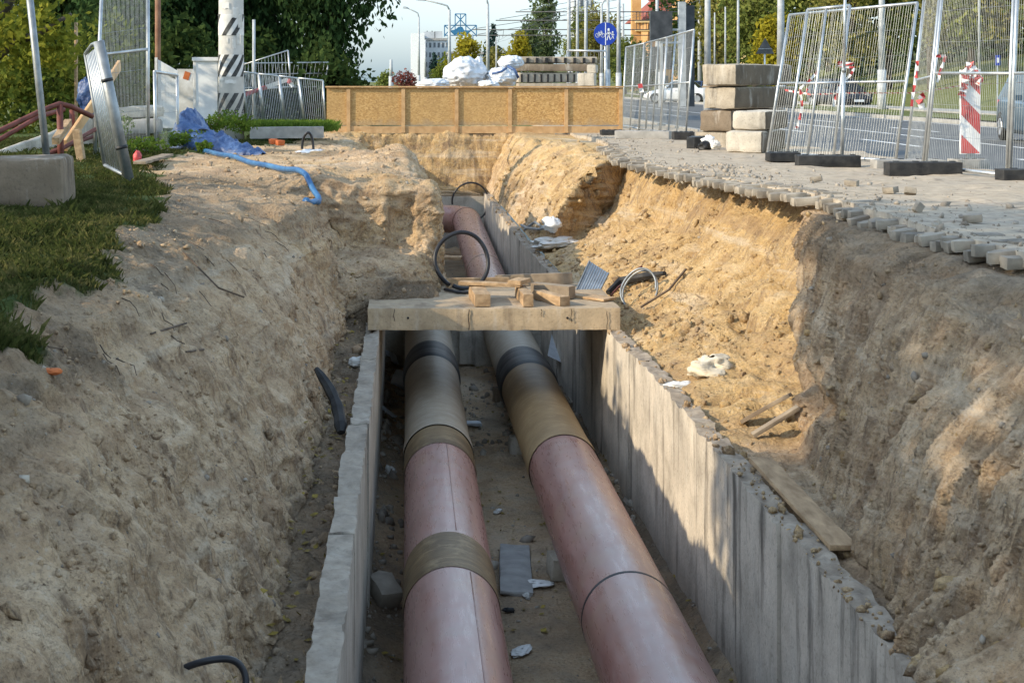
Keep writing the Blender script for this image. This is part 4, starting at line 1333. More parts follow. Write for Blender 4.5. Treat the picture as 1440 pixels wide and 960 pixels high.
# narrow barrier leaning on its side
c0 = [P(120, 76, 16.9), P(139, 60, 16.2), P(180, 249, 16.2), P(147, 232, 16.9)]
t = thing('steel_barrier', c0[2], 'grey steel barrier with close vertical bars, tilted on end in the grass', 'barrier')
tl, tr, br, bl = [Vector(q) for q in c0]
MB().tube([tr + (tr - br) * .01, br - (tr - br) * .03], .062, 14).build('main_tube', M['metal_dark'], t, smooth=True)
MB().tube([tl, bl], .022, 10).tube([tl, tl.lerp(tr, .5) + Vector((0, 0, .04)), tr], .02, 10).tube([bl, br], .02, 10).build('edge_frame', M['metal_dark'], t, smooth=True)
for k in range(1, 10):
    f = k / 10.5
    a, b = tl.lerp(tr, f), bl.lerp(br, f)
    MB().tube([a.lerp(b, .02), a.lerp(b, .98)], .0085, 6).build('bar', M['metal'], t, smooth=True)
mb = MB()
for f in (.28, .78):
    q = tr.lerp(br, f)
    MB().tube([q + (tr - br) * .012, q - (tr - br) * .012], .067, 14).build('clamp', M['black'], t, smooth=True)
# tall mesh panel seen almost from its side
mesh_fence('mesh_fence', (-4.38, 21.0, .05), (-3.80, 22.0, .08), (-4.32, 21.2, 2.35), (-3.82, 22.1, 2.5), 'tall mesh fence panel turned sideways beside the white sheets', pitch=.032, rail=.62, rows=4, fr=.026, wr=.0025)
mesh_fence('mesh_fence', (-3.72, 22.2, .0), (-3.60, 23.6, .05), (-3.74, 22.2, 1.25), (-3.62, 23.6, 1.2), 'low narrow mesh panel standing between tall mesh panel and white sheets', pitch=.05, rail=0, rows=4, fr=.024)

# white sheets
for k, (x0, x1, y0, y1, Y, tl_, lab) in enumerate((
        (222, 250, 180, 84, 29.5, .05, 'white sheet panel with sloping top, farthest from the striped pole'),
        (249, 274, 176, 97, 30.3, .0, 'low white sheet panel in the middle with a torn orange sticker'),
        (272, 306, 176, 84, 29.2, .0, 'tall white plastic panel standing next to the striped pole'))):
    a, b = P(x0, y0, Y), P(x1, y1, Y)
    w, h = b[0] - a[0], b[2] - a[2]
    t = thing('white_panel', ((a[0] + b[0]) / 2, Y, a[2]), lab, 'panel', 'white sheets by the striped pole')
    V, Q = gridbox(((a[0] + b[0]) / 2, Y, a[2] + h / 2), (w, .05, h), (8, 2, 14), .006, k + 4, sc=2)
    if k == 0:
        V[:, 2] -= np.where(V[:, 2] > a[2] + h * .8, (V[:, 0] - a[0]) / w * .22, 0)
    fast_mesh('panel_sheet', V, Q, M['offwhite' if k == 1 else 'white'], t)
    if k == 2:
        MB().box(((a[0] + b[0]) / 2, Y - .012, b[2] + .01), (w + .04, .12, .07)).build('rounded_cap', M['white'], t)
        MB().box((a[0] + .03, Y - .035, a[2] + h / 2), (.04, .02, h * .94)).build('edge_strip', M['offwhite'], t)
    if k == 1:
        MB().box(((a[0] + b[0]) / 2 + .02, Y - .03, b[2] - .14), (.12, .012, .16), (0, .3, 0)).build('torn_sticker', M['orange'], t)
    if k == 0:
        MB().bar((a[0] - .03, Y - .03, a[2]), (a[0] - .03, Y - .03, b[2] + .04), .05, .04).build('panel_post', M['offwhite'], t)

# striped concrete pole
px, py_ = P(325, 185, 29)[0], 29.0
PRD = .245
t = thing('concrete_pole', (px, py_, -.1), 'thick concrete pole with black diagonal stripes and torn posters', 'pole')
M['pole'] = simple('pole_concrete', (.42, .41, .38), (.60, .58, .54), 3, .85, .3, .01, coord='pos')
M['stripe'] = simple('faded_black_stripe', (.03, .03, .03), (.10, .10, .095), 8, .8, .2, .004, coord='pos')
MB().tube([(px, py_, -.2), (px, py_, 1.4), (px, py_, 9.0)], [PRD + .01, PRD, PRD - .03], 36).build('pole_shaft', M['pole'], t, smooth=True)
M['stripe_white'] = simple('faded_white_band', (.58, .57, .54), (.72, .71, .68), 5, .8, .2, .004, coord='pos')


def band(z0, z1, r, mat, name):
    G = np.zeros((3, 37, 3))
    for i, z in enumerate((z0, (z0 + z1) / 2, z1)):
        for j in range(37):
            a = 2 * math.pi * j / 36
            G[i, j] = (px + math.cos(a) * r, py_ + math.sin(a) * r, z)
    MB().grid(G).build(name, mat, t, smooth=True)


zz = lambda y: CZ - (y - VY) / F * (py_ - PRD)
for y1, y0 in ((163, 131), (108, 77), (50, 20)):
    za, zb = zz(y1), zz(y0)
    band(za, zb, PRD + .003, M['stripe_white'], 'painted_band')
    ns = 8
    for k in range(ns):
        if y0 == 20 and k % 3 == 1:
            continue
        G = np.zeros((9, 6, 3))
        for i in range(9):
            f = i / 8
            for j in range(6):
                a = 2 * math.pi / ns * (k + f * 1.35 + j / 5 * .5) + .1
                r = PRD + .006
                G[i, j] = (px + math.cos(a) * r, py_ + math.sin(a) * r, za + (zb - za) * f)
        MB().grid(G).build('diagonal_stripe', M['stripe'], t, smooth=True)
for k, (a0, z, w, h) in enumerate(((-1.25, zz(62), .3, .17), (-1.75, zz(57), .16, .10), (-.9, zz(55), .25, .2), (-1.5, zz(115), .9, .07), (-2.3, zz(112), .5, .06), (-.75, zz(30), .3, .25), (-1.1, zz(18), .5, .2), (-1.9, zz(8), .6, .12))):
    G = np.zeros((4, 6, 3))
    for i in range(4):
        for j in range(6):
            a = a0 + w * (j / 5 - .5)
            r = PRD + .009 + (.03 * (j == 5) if k in (2, 5) else 0)
            G[i, j] = (px + math.cos(a) * r, py_ + math.sin(a) * r, z + h * (i / 3 - .5) + .01 * math.sin(j * 2 + k))
    MB().grid(G).build('poster_scrap', M['offwhite'], t, smooth=True)

# timber pole, thin yellow post
MB_ = MB().tube([(P(222, 0, 31)[0], 31, -.1), (P(222, 0, 31)[0], 31, 4.2)], .06, 12)
tag(MB_.build('timber_pole', M['wood_red'], None, smooth=True), 'slim reddish timber pole rising behind the tall sideways mesh panel', 'pole')
tag(MB().tube([(P(107, 0, 27)[0], 27, -.1), (P(107, 0, 27)[0], 27, P(107, 32, 27)[2])], .033, 10).build('thin_post', M['wood'], None, smooth=True), 'thin pale yellow post before the bushes behind the handrail', 'post')
tag(MB().tube([(P(357, 0, 43)[0], 43, -.2), (P(357, 0, 43)[0], 43, P(357, 28, 43)[2])], .045, 10).build('thin_post', M['post'], None, smooth=True), 'thin grey post in front of the dark trees right of the striped pole', 'post')

# handrail, ramp wall and timbers
t = thing('handrail', P(82, 245, 20), 'rust red tubular stair handrail beside the pale ramp wall', 'handrail')
def tubes(name, pl, r, mat=None):
    MB().tube([P(*q) for q in pl], r, 10).build(name, mat or M['rust'], t, smooth=True)
tubes('top_rail', ((-40, 200, 19), (0, 184, 19.3), (60, 155, 20), (84, 146, 20.2), (100, 150, 20.3), (130, 164, 20.6)), .036)
tubes('top_rail', ((-40, 212, 20), (0, 196, 20.4), (55, 164, 21), (90, 154, 21.5)), .034)
tubes('lower_rail', ((-10, 252, 19.2), (40, 228, 19.8), (84, 211, 20.2), (134, 182, 21)), .03)
tubes('lower_rail', ((30, 232, 20.6), (75, 212, 21.4), (132, 192, 22)), .026)
tubes('rail_post', ((84, 147, 20.2), (86, 246, 20.1)), .045)
tubes('rail_post', ((101, 155, 21.5), (103, 205, 21.4)), .04)
t = thing('ramp_wall', P(60, 220, 23), 'pale concrete ramp wall sloping up behind the rust red handrail', 'wall')
a = [P(-60, 232, 21), P(132, 162, 26)]
V, Q = gridbox((0, 0, 0), (7.2, .18, .62), (60, 3, 10), .015, 5, sc=2, chip=.02)
f = V[:, 0] / 7.2 + .5
V = np.stack([a[0][0] + (a[1][0] - a[0][0]) * f + V[:, 1] * .6, a[0][1] + (a[1][1] - a[0][1]) * f + V[:, 1], (a[0][2] + (a[1][2] - a[0][2]) * f) + V[:, 2] - .33], -1)
fast_mesh('ramp_side', V, Q, M['block_pale'], t)
roughbar('plank', P(92, 205, 20.6), P(168, 92, 23.5), .05, .17, M['wood_orange'], 'fresh orange plank slanting up behind the tilted steel barrier', 'plank', None, 81)
roughbar('plank', P(78, 199, 19.8), P(96, 172, 20.6), .10, .10, M['wood'], 'short sawn timber piece tied at the handrail post', 'plank', None, 82)
roughbar('timber_stake', P(108, 182, 19.6), P(116, 238, 19.6), .15, .10, M['wood'], 'stout pale timber stake beside the rust red rail post', 'stake', None, 83)
crumple('plastic_sheeting', P(122, 135, 22.6), (.12, .1, .26), M['tarp'], 'blue plastic sheeting stuffed behind the slanting orange plank', 'sheeting', 71, .5)
for k, (x0, x1, y0, y1) in enumerate(((166, 214, 166, 150), (178, 214, 190, 168))):
    a, b = P(x0, y0, 26), P(x1, y1, 26)
    V, Q = gridbox(((a[0] + b[0]) / 2, 26.3 - .2 * k, (a[2] + b[2]) / 2), (b[0] - a[0] + .3, .8, b[2] - a[2]), (12, 8, 4), .03, 90 + k, (0, -.06, .2), chip=.04, sc=3)
    tag(fast_mesh('stone_slab', V, Q, M['block_pale' if k == 0 else 'grey_conc']), ['rough pale stone slab lying on top behind the tall sideways mesh panel', 'grey concrete lump under the rough pale slab'][k], 'slab')
# board and stone strip at the turf edge
roughbar('plank', P(196, 229, 18.4), P(236, 218, 20.2), .16, .04, M['wood_grey'], 'short grey board lying at the turf edge left of the blue pipe', 'plank', None, 84)
crumple('road_lamp_scrap', P(193, 224, 19.5), (.06, .05, .12), M['red'], 'small red and white warning scrap in the grass by the tilted barrier', 'scrap', 72, .4)

# blue tarpaulin: heap and dragged tail
def sheet(name, fn, n, m, mat):
    G = np.array([[fn(i / (n - 1), j / (m - 1)) for j in range(m)] for i in range(n)])
    return G
pa = [np.array((-3.75, 24.3)), np.array((-3.3, 23.9)), np.array((-2.7, 23.3)), np.array((-2.15, 22.6))]
n, m = 90, 50
G = np.zeros((n, m, 3))
for i in range(n):
    f = i / (n - 1)
    c = np.array([np.interp(f, [0, .3, .65, 1], [q[k] for q in pa]) for k in (0, 1)])
    wid = np.interp(f, [0, .12, .3, .6, 1], [.20, .55, .55, .36, .16])
    ht = np.interp(f, [0, .08, .18, .32, .5, .75, 1], [.14, .48, .72, .42, .30, .17, .07])
    for j in range(m):
        a = math.pi * j / (m - 1)
        G[i, j] = (c[0] + .35 * math.cos(a) * wid, c[1] + math.cos(a) * wid, -.03 + ht * math.sin(a) ** .8)
w = G * np.array((4.5, 4.5, 3))
G[..., 2] += np.sin(np.linspace(0, math.pi, m))[None] * (.16 * (np.abs(fbm(w, 4, 301)) - .15) + .05 * (1 - np.abs(fbm(w * 2.2, 2, 305))) - .05)
G[..., 0] += .09 * fbm(w + 9, 3, 307)
tag(MB().grid(G).build('tarpaulin', M['tarp'], None, smooth=True), 'crumpled blue tarpaulin heaped in front of the white sheets and trailing off', 'tarpaulin')
pts = [(-3.44, 24.0, 0), (-3.05, 22.6, 0), (-2.6, 21.0, 0), (-2.1, 19.5, 0), (-1.65, 18.3, 0), (-1.3, 17.45, 0), (-1.08, 16.95, 0), (-.98, 16.7, 0), (-1.0, 16.5, 0), (-1.08, 16.35, 0)]
sm = []
for k in range(len(pts) - 1):
    p0, p1, p2, p3 = [Vector(pts[max(0, min(len(pts) - 1, k + q))]) for q in (-1, 0, 1, 2)]
    for j in range(6):
        u = j / 6
        sm.append(.5 * ((2 * p1) + (p2 - p0) * u + (2 * p0 - 5 * p1 + 4 * p2 - p3) * u * u + (3 * p1 - p0 - 3 * p2 + p3) * u ** 3))
sm.append(Vector(pts[-1]))
for q in sm:
    q.z = zat(GL, q.x, q.y) + .06
for _ in range(4):
    for k in range(1, len(sm) - 1):
        sm[k].z = max((sm[k - 1].z + 2 * sm[k].z + sm[k + 1].z) / 4, zat(GL, sm[k].x, sm[k].y) + .03)
t = thing('water_pipe', pts[-1], 'long bright blue water pipe running from the tarpaulin over the bank edge', 'pipe')
MB().tube(sm, .034, 14, cap=False).build('pipe_tube', M['bluepipe'], t, smooth=True)
MB().tube([sm[-1], sm[-1] + (sm[-1] - sm[-2]).normalized() * .04], .042, 14).build('pipe_end', M['bluepipe'], t, smooth=True)
hoop('hose_loop', (-3.25, 23.6, .12), .25, .22, .018, M['hose'], 'thin black hose arching out of the grass by the blue tarpaulin', 'hose', yaw=.4, a0=-.2, a1=2.6)
hoop('hose_loop', (-1.62, 24.6, .0), .09, .26, .022, M['hose'], 'small black hose arch standing by the loose bricks', 'hose', yaw=.2, a0=-.3, a1=3.3)
for k, (x, y, Y) in enumerate(((384, 199, 24.2), (394, 201, 24.0))):
    V, Q = gridbox(P(x, y, Y), (.12, .2, .09), (3, 4, 3), .004, 95 + k, (0, 0, .3), chip=.01)
    tag(fast_mesh('clay_brick', V, Q, M['orange']), ['reddish brick by the black hose arch, farther of two', 'reddish brick by the black hose arch, nearer of two'][k], 'brick')
crumple('plastic_sheeting', (-1.45, 23.2, .0), (.30, .5, .05), M['bag'], 'flat clear plastic sheeting beside the loose bricks on the mound', 'sheeting', 73, .5)
roughbar('kerb_stone', P(352, 187, 28.6), P(455, 186, 28.6), .25, .22, M['grey_conc'], 'long grey kerb stone under the grass strip near the barrier', 'kerb stone', None, 96)

# rail fences on the far side
def bar_fence(bl, br, tl, tr, label, group, n, mids=(), fr=.024, br_=.008, rail=0):
    t = thing('rail_fence', bl, label, 'fence panel', group)
    MB().tube([bl, tl], fr, 8).tube([br, tr], fr, 8).tube([tl, tr], fr * .9, 8).tube([bl, br], fr * .9, 8).build('fence_frame', M['metal'], t, smooth=True)
    for k in range(1, n):
        f = k / n
        MB().tube([lerp3(bl, br, f), lerp3(tl, tr, f)], br_, 5, cap=False).build('bar', M['metal'], t)
    if rail:
        MB().tube([lerp3(bl, tl, rail), lerp3(br, tr, rail)], fr * .7, 8).build('middle_rail', M['metal'], t, smooth=True)
G4 = 'metal rail fences before the dark trees'
xs = [344, 368, 397, 424, 459]
labs = ['low barred fence panel right against the striped pole', 'low barred fence panel, second from the striped pole', 'low barred fence panel, third from the striped pole', 'low barred fence panel whose end leans on the fibreboard barrier']
for k in range(4):
    Y = 39.5 - .2 * (k % 2)
    bl, br = P(xs[k] + 4, 172, Y), P(xs[k + 1] + (2 if k < 3 else -2), 173, Y + .1)
    tl, tr = P(xs[k] - 4, 101 + k * 3, Y), P(xs[k + 1] - 5, 104 + k * 3.2, Y + .1)
    bar_fence(bl, br, tl, tr, labs[k], G4, 11, fr=.026)
bar_fence(P(340, 128, 44), P(409, 122, 44), P(340, 92, 44), P(405, 71, 44), 'tall slanted barred fence rising behind the striped pole', G4, 14)
bar_fence(P(260, 125, 46), P(456, 122, 46), P(260, 90, 46), P(462, 88, 46), 'long level barred fence above the low panels', G4, 34, rail=.55)

# ------------------------------------------------------------------ behind the barrier
def bagobj(x0, x1, y0, y1, Y, lab, seed, mat='bag', deep=.5, rot=0):
    a, b = P(x0, y1, Y), P(x1, y0, Y)
    c = ((a[0] + b[0]) / 2, Y, (a[2] + b[2]) / 2)
    return crumple('bulk_bag', c, ((b[0] - a[0]) / 2 * 1.02, deep, (b[2] - a[2]) / 2 * 1.05), M[mat], lab, 'bag', seed, .24, 'white bulk bags behind the barrier', rot)
bagobj(622, 684, 84, 128, 38.4, 'largest white bulk bag, heaped in the middle of the row', 401, deep=.7)
bagobj(664, 682, 83, 122, 38.9, 'narrow white bag end folded against the largest bulk bag', 402)
bagobj(586, 632, 111, 130, 37.8, 'low white bulk bag sagging at the open end of the row', 403, deep=.6)
bagobj(682, 728, 95, 124, 38.3, 'white bulk bag with blue straps bulging beside the concrete beams', 404, deep=.55)
bagobj(702, 736, 78, 98, 38.7, 'white bag collar draped against the stacked concrete beams', 405, deep=.35)
bagobj(672, 702, 113, 126, 37.7, 'small white bag tucked beneath the strapped one', 406, deep=.35)
for k, pl in enumerate((((692, 104, 37.72), (705, 101, 37.66), (712, 96, 37.8)), ((714, 93, 37.9), (724, 99, 37.8), (729, 110, 37.8)))):
    t2 = MB().tube([P(*q) for q in pl], .035, 6).build('bag_strap', M['tarp'], None, smooth=True)
    tag(t2, ['blue strap bundle in the mouth of the strapped bulk bag', 'blue strap hanging down the side of the strapped bulk bag'][k], 'strap')
g = 'stacked concrete beams behind the barrier'
def beam(x0, x1, y0, y1, Y, mat, lab, seed, ribs=0, deep=.9):
    a, b = P(x0, y1, Y), P(x1, y0, Y)
    c = ((a[0] + b[0]) / 2, Y + deep / 2, (a[2] + b[2]) / 2)
    t = thing('concrete_beam', (c[0], c[1], a[2]), lab, 'concrete beam', g)
    w, h = b[0] - a[0], b[2] - a[2]
    V, Q = gridbox(c, (w, deep, h), (30, 8, 4), .012, seed, chip=.02, sc=3)
    fast_mesh('beam_body', V, Q, M[mat], t)
    for k in range(ribs):
        x = a[0] + w * (k + .5) / ribs
        MB().box((x, Y - .015, c[2] - h * .08), (w / ribs * .28, .06, h * .8), (0, .04 * (k % 3 - 1), 0)).build('rib_gap', M['black'], t)
    return t
beam(722, 841, 80, 89, 40.6, 'block', 'top ribbed concrete beam of the stack behind the barrier', 1, 9)
beam(726, 838, 90, 100.5, 40.4, 'block_brown', 'plain brown concrete beam second from the top of the stack', 2)
beam(729, 812, 102, 116, 40.5, 'block_pale', 'ribbed concrete beam with dark gaps, third in the stack', 3, 9)
beam(729, 830, 117, 128, 40.4, 'block', 'lowest concrete beam just showing above the barrier', 4)
for k, (x0, x1, y0, y1, Y, lab) in enumerate(((828, 841, 91, 103, 38.8, 'small pale concrete block perched atop another at the barrier corner'), (815, 839, 103, 121, 38.6, 'pale concrete block under the small perched one at the barrier corner'), (815, 839, 121, 130, 38.6, 'low block at the base of the barrier corner pile'))):
    a, b = P(x0, y1, Y), P(x1, y0, Y)
    V, Q = gridbox(((a[0] + b[0]) / 2, Y + .2, (a[2] + b[2]) / 2), (b[0] - a[0], .4, b[2] - a[2]), (6, 6, 5), .008, 20 + k, (0, 0, -.3), chip=.015)
    tag(fast_mesh('concrete_block', V, Q, M['block_pale']), lab, 'concrete block')

# ------------------------------------------------------------------ signs
def disc(c, r, y, n=40):
    v = [(c[0], y, c[2])] + [(c[0] + r * math.cos(2 * math.pi * k / n), y, c[2] + r * math.sin(2 * math.pi * k / n)) for k in range(n)]
    return v, [(0, k + 1, (k + 1) % n + 1) for k in range(n)]


M['sign_blue'] = simple('sign_blue', (.006, .035, .30), (.01, .05, .36), 5, .45, 0, .01, .4)
M['sign_white'] = simple('sign_white', (.70, .72, .74), (.78, .80, .82), 5, .5, 0, .01)
M['sign_back'] = simple('sign_back', (.05, .052, .055), (.08, .082, .085), 5, .5, .1, .003)
SY = 42.0
c = P(851.5, 48, SY)
t = thing('traffic_sign', (c[0], SY, -.2), 'round blue sign with white bicycle and pedestrian symbols on a thin post', 'road sign')
MB().tube([(c[0], SY + .05, -.3), (c[0], SY + .05, c[2] + .34)], .034, 10).build('sign_post', M['metal'], t, smooth=True)
mb = MB()
v, f = disc(c, .325, SY)
mb.add(v, f)
v2, f2 = disc(c, .325, SY + .025)
mb.add(v2, [q[::-1] for q in f2])
n = 40
mb.add(v[1:] + v2[1:], [(k, (k + 1) % n, n + (k + 1) % n, n + k) for k in range(n)])
mb.build('sign_plate', M['sign_blue'], t)
yy = SY - .006
def stroke(mb, pl, w):
    for a, b in zip(pl, pl[1:]):
        a, b = Vector((c[0] + a[0], yy, c[2] + a[1])), Vector((c[0] + b[0], yy, c[2] + b[1]))
        s = Vector((-(b - a).z, 0, (b - a).x)).normalized() * w / 2
        e = (b - a).normalized() * w * .3
        mb.add([a - s - e, b - s + e, b + s + e, a + s - e], [(0, 1, 2, 3)])
MB().box((c[0], yy, c[2]), (.022, .004, .63)).build('divider', M['sign_white'], t)
mb = MB()
ring = lambda x, z, r: [(x + r * math.cos(a), z + r * math.sin(a)) for a in np.linspace(0, 2 * math.pi, 15)]
stroke(mb, ring(-.225, -.04, .055), .014)
stroke(mb, ring(-.075, -.04, .055), .014)
stroke(mb, [(-.225, -.04), (-.19, .045), (-.11, .045), (-.15, -.04), (-.225, -.04)], .014)
stroke(mb, [(-.15, -.04), (-.195, .06)], .014)
stroke(mb, [(-.075, -.04), (-.11, .075), (-.135, .08)], .014)
mb.build('bicycle_symbol', M['sign_white'], t)
mb = MB()
for hx, s in ((.085, 1.0), (.20, .62)):
    hz = .13 * s - .03 * (s < 1)
    mb.add(*[[(x + c[0] + hx, yy, z + c[2] + hz) for x, z in [(0, 0)] + ring(0, 0, .03 * s ** .5)[:-1]], [(0, k + 1, (k + 1) % 14 + 1) for k in range(14)]])
    stroke(mb, [(hx, hz - .04 * s), (hx + .005, hz - .16 * s)], .05 * s)
    stroke(mb, [(hx, hz - .15 * s), (hx - .045 * s, hz - .30 * s)], .024 * s)
    stroke(mb, [(hx, hz - .15 * s), (hx + .05 * s, hz - .29 * s)], .024 * s)
    stroke(mb, [(hx, hz - .06 * s), (hx + .075 * s, hz - .13 * s)], .02 * s)
    stroke(mb, [(hx, hz - .06 * s), (hx - .06 * s, hz - .14 * s)], .02 * s)
mb.build('pedestrian_symbol', M['sign_white'], t)
c = P(1076, 66, 55)
t = thing('warning_sign', (c[0], 55, -.1), 'dark back of a triangular road sign above the stacked blocks', 'road sign')
MB().tube([(c[0], 55.06, -.2), (c[0], 55.06, c[2] + .2)], .03, 8).build('sign_post', M['metal'], t, smooth=True)
mb = MB()
for y in (55, 55.02):
    mb.add([(c[0] - .34, y, c[2] - .26), (c[0] + .34, y, c[2] - .26), (c[0], y, c[2] + .33)], [(0, 1, 2)])
mb.build('sign_plate', M['sign_back'], t)
mb = MB().box((c[0], 54.98, c[2] - .08), (.5, .02, .03)).build('clip_bar', M['metal_dark'], t)
sx = P(1403, 85, 60)
t = thing('traffic_sign', (sx[0], 60, -.1), 'tiny square blue sign on the verge seen above the car', 'road sign')
MB().tube([(sx[0], 60.03, -.1), (sx[0], 60.03, sx[2] + .2)], .03, 8).build('sign_post', M['metal'], t)
MB().box(sx, (.20, .02, .42)).build('sign_plate', M['sign_blue'], t)
MB().box((sx[0], 59.98, sx[2]), (.08, .01, .2)).build('sign_symbol', M['sign_white'], t)

# ------------------------------------------------------------------ lamp posts and overhead line masts
def lamp_post(x, Y, h, label, arm=None, r=.10, tex=None, group='lamp posts along the street'):
    t = thing('lamp_post', (x, Y, -.25), label, 'lamp post', group)
    MB().tube([(x, Y, -.3), (x, Y, 1.6)], r * 1.25, 12).build('post_base', M['post'], t, smooth=True)
    MB().tube([(x, Y, 1.6), (x, Y, h)], [r, r * .7], 12).build('post_shaft', M['post'], t, smooth=True)
    if arm:
        pl = [(x, Y, h - .02), (x + arm * .08, Y, h + .28), (x + arm * .3, Y, h + .42), (x + arm, Y, h + .75)]
        MB().tube(pl, r * .5, 8).build('lamp_arm', M['post'], t, smooth=True)
        MB().box((x + arm * 1.12, Y, h + .74), (abs(arm) * .34, .3, .16), (0, -.12 if arm > 0 else .12, 0), taper=.7).build('lamp_head', M['post'], t)
    return t


def at(px, Y):
    return P(px, 0, Y)[0]


def hz(py, Y):
    return P(0, py, Y)[2]


lamp_post(at(632, 110), 110, hz(14, 110), 'grey lamp post with long arm reaching out over the white bags', -1.9, .13)
lamp_post(at(686, 95), 95, hz(6, 95), 'grey lamp post with short hooked arm just above the bulk bags', -.7, .12)
lamp_post(at(589, 120), 120, hz(24, 120), 'slim dark lamp post beside the grey apartment block', -1.0, .10)
lamp_post(at(598, 170), 170, hz(56, 170), 'short distant lamp post right of the slim dark one', None, .13)
lamp_post(at(550, 140), 140, hz(84, 140), 'pale post under the hanging birch strands', None, .18)
lamp_post(at(658, 210), 210, hz(60, 210), 'tiny distant post in front of the yellow tree, before the blue lattice', None, .12)
lamp_post(at(664, 230), 230, hz(48, 230), 'tiny distant post right under the blue lattice sign', None, .14)
lamp_post(at(698, 180), 180, hz(54, 180), 'distant post by the dark conifer', None, .12)
lamp_post(at(855, 62), 62, hz(-30, 62), 'tall post rising behind the round blue sign', None, .08)
lamp_post(at(846, 90), 90, hz(8, 90), 'lamp post with thin arm behind the round blue sign', 1.6, .10)
lamp_post(at(870, 85), 85, hz(-40, 85), 'tall mast just right of the round blue sign', None, .13)
lamp_post(at(812, 90), 90, hz(-20, 90), 'slim mast left of the round blue sign, second from it', None, .10)
lamp_post(at(824, 105), 105, hz(-20, 105), 'dark mast left of the round blue sign, nearest to it', None, .14)
lamp_post(at(800, 100), 100, hz(-30, 100), 'paired pale mast before the tall poplar', None, .14)
lamp_post(at(995, 52), 52, hz(-60, 52), 'stout grey post rising behind the tall block stack', None, .12)
lamp_post(at(1098, 48), 48, hz(-70, 48), 'stout grey post between block stack and leaning fence', None, .13)
lamp_post(at(1020, 75), 75, hz(10, 75), 'thin post behind the block stack, shorter of the pair', None, .05)
lamp_post(at(1038, 70), 70, hz(-20, 70), 'thin post behind the block stack, taller of the pair', None, .07)
lamp_post(at(1005, 80), 80, hz(18, 80), 'thin short post hugging the stout one behind the stack', None, .05)
lamp_post(at(1240, 64), 64, hz(-80, 64), 'thick grey lamp post on the verge seen through the long fence', None, .15)
lamp_post(at(1377, 62), 62, hz(-80, 62), 'thin pale pole on the verge above the marker board', None, .05)
lamp_post(at(928, 78), 78, hz(18, 78), 'slim post rising before the dark kiosk panels', None, .07)
g = 'overhead line masts along the road'
for k, (px_, py, lx) in enumerate(((984, 17, 725), (924, 29, 697), (876, 42, 664), (832, 50, 668))):
    Y = 5.0 / ((VY - py) / F)
    zz_ = CZ + 5.0
    x, xl_ = at(px_, Y), at(lx, Y)
    t = thing('line_mast', (x, Y, -.25), ['overhead line mast with the highest crossing arm', 'overhead line mast with the second highest crossing arm', 'overhead line mast with the third crossing arm from the top', 'overhead line mast with the fourth crossing arm from the top', 'overhead line mast with the fifth crossing arm from the top', 'farthest overhead line mast with the lowest crossing arm'][k], 'mast', g)
    MB().tube([(x, Y, -.3), (x, Y, 8.6)], [.16, .12], 10).build('mast_shaft', M['post'], t, smooth=True)
    MB().tube([(at(1120, Y), Y, zz_), (xl_, Y, zz_)], .038 + .004 * k, 8).build('cross_arm', M['sign_back'], t, smooth=True)
    MB().tube([(x, Y, 8.3), (xl_ + .3, Y, zz_ + .1)], .02 + .004 * k, 6).build('stay_rod', M['sign_back'], t)
    for f in (.35, .6):
        xx = xl_ + (x - xl_) * f * .6
        MB().tube([(xx, Y, zz_), (xx - .12, Y, zz_ - .75)], .022, 5).build('hanger', M['sign_back'], t)
for k, x in enumerate((9.4, 10.1, 14.6, 15.3)):
    pts = []
    for j in range(60):
        Y = 30 + j * 5
        pts.append((x, Y, CZ + 4.25 + .06 * math.sin(j)))
    tag(MB().tube(pts, .010, 4).build('trolley_wire', M['sign_back'], None), ['overhead trolley wire nearest the trench', 'second overhead trolley wire from the trench', 'third overhead trolley wire from the trench', 'overhead trolley wire nearest the verge'][k], 'wire', 'overhead trolley wires')
# ------------------------------------------------------------------ foliage
def leaf_mat(name, dark, mid, light, trans=.35, scale=1.1):
    t = NT(name)
    a = t.noise(scale, 3)
    b = t.noise(scale * 14, 2)
    f = t.math('ADD', t.math('MULTIPLY', a, .55), t.math('MULTIPLY', b, .45))
    c = t.ramp(f, [(.34, dark), (.5, mid), (.66, light)])
    t.nt.nodes.remove(t.b)
    d = t.n('ShaderNodeBsdfDiffuse')
    tr = t.n('ShaderNodeBsdfTranslucent')
    mx = t.n('ShaderNodeMixShader')
    mx.inputs[0].default_value = trans
    t.l(c, d.inputs[0])
    t.l(t.mix(.35, c, light), tr.inputs[0])
    t.l(d.outputs[0], mx.inputs[1])
    t.l(tr.outputs[0], mx.inputs[2])
    t.l(mx.outputs[0], t.nt.nodes['Material Output'].inputs[0])
    return t.mat


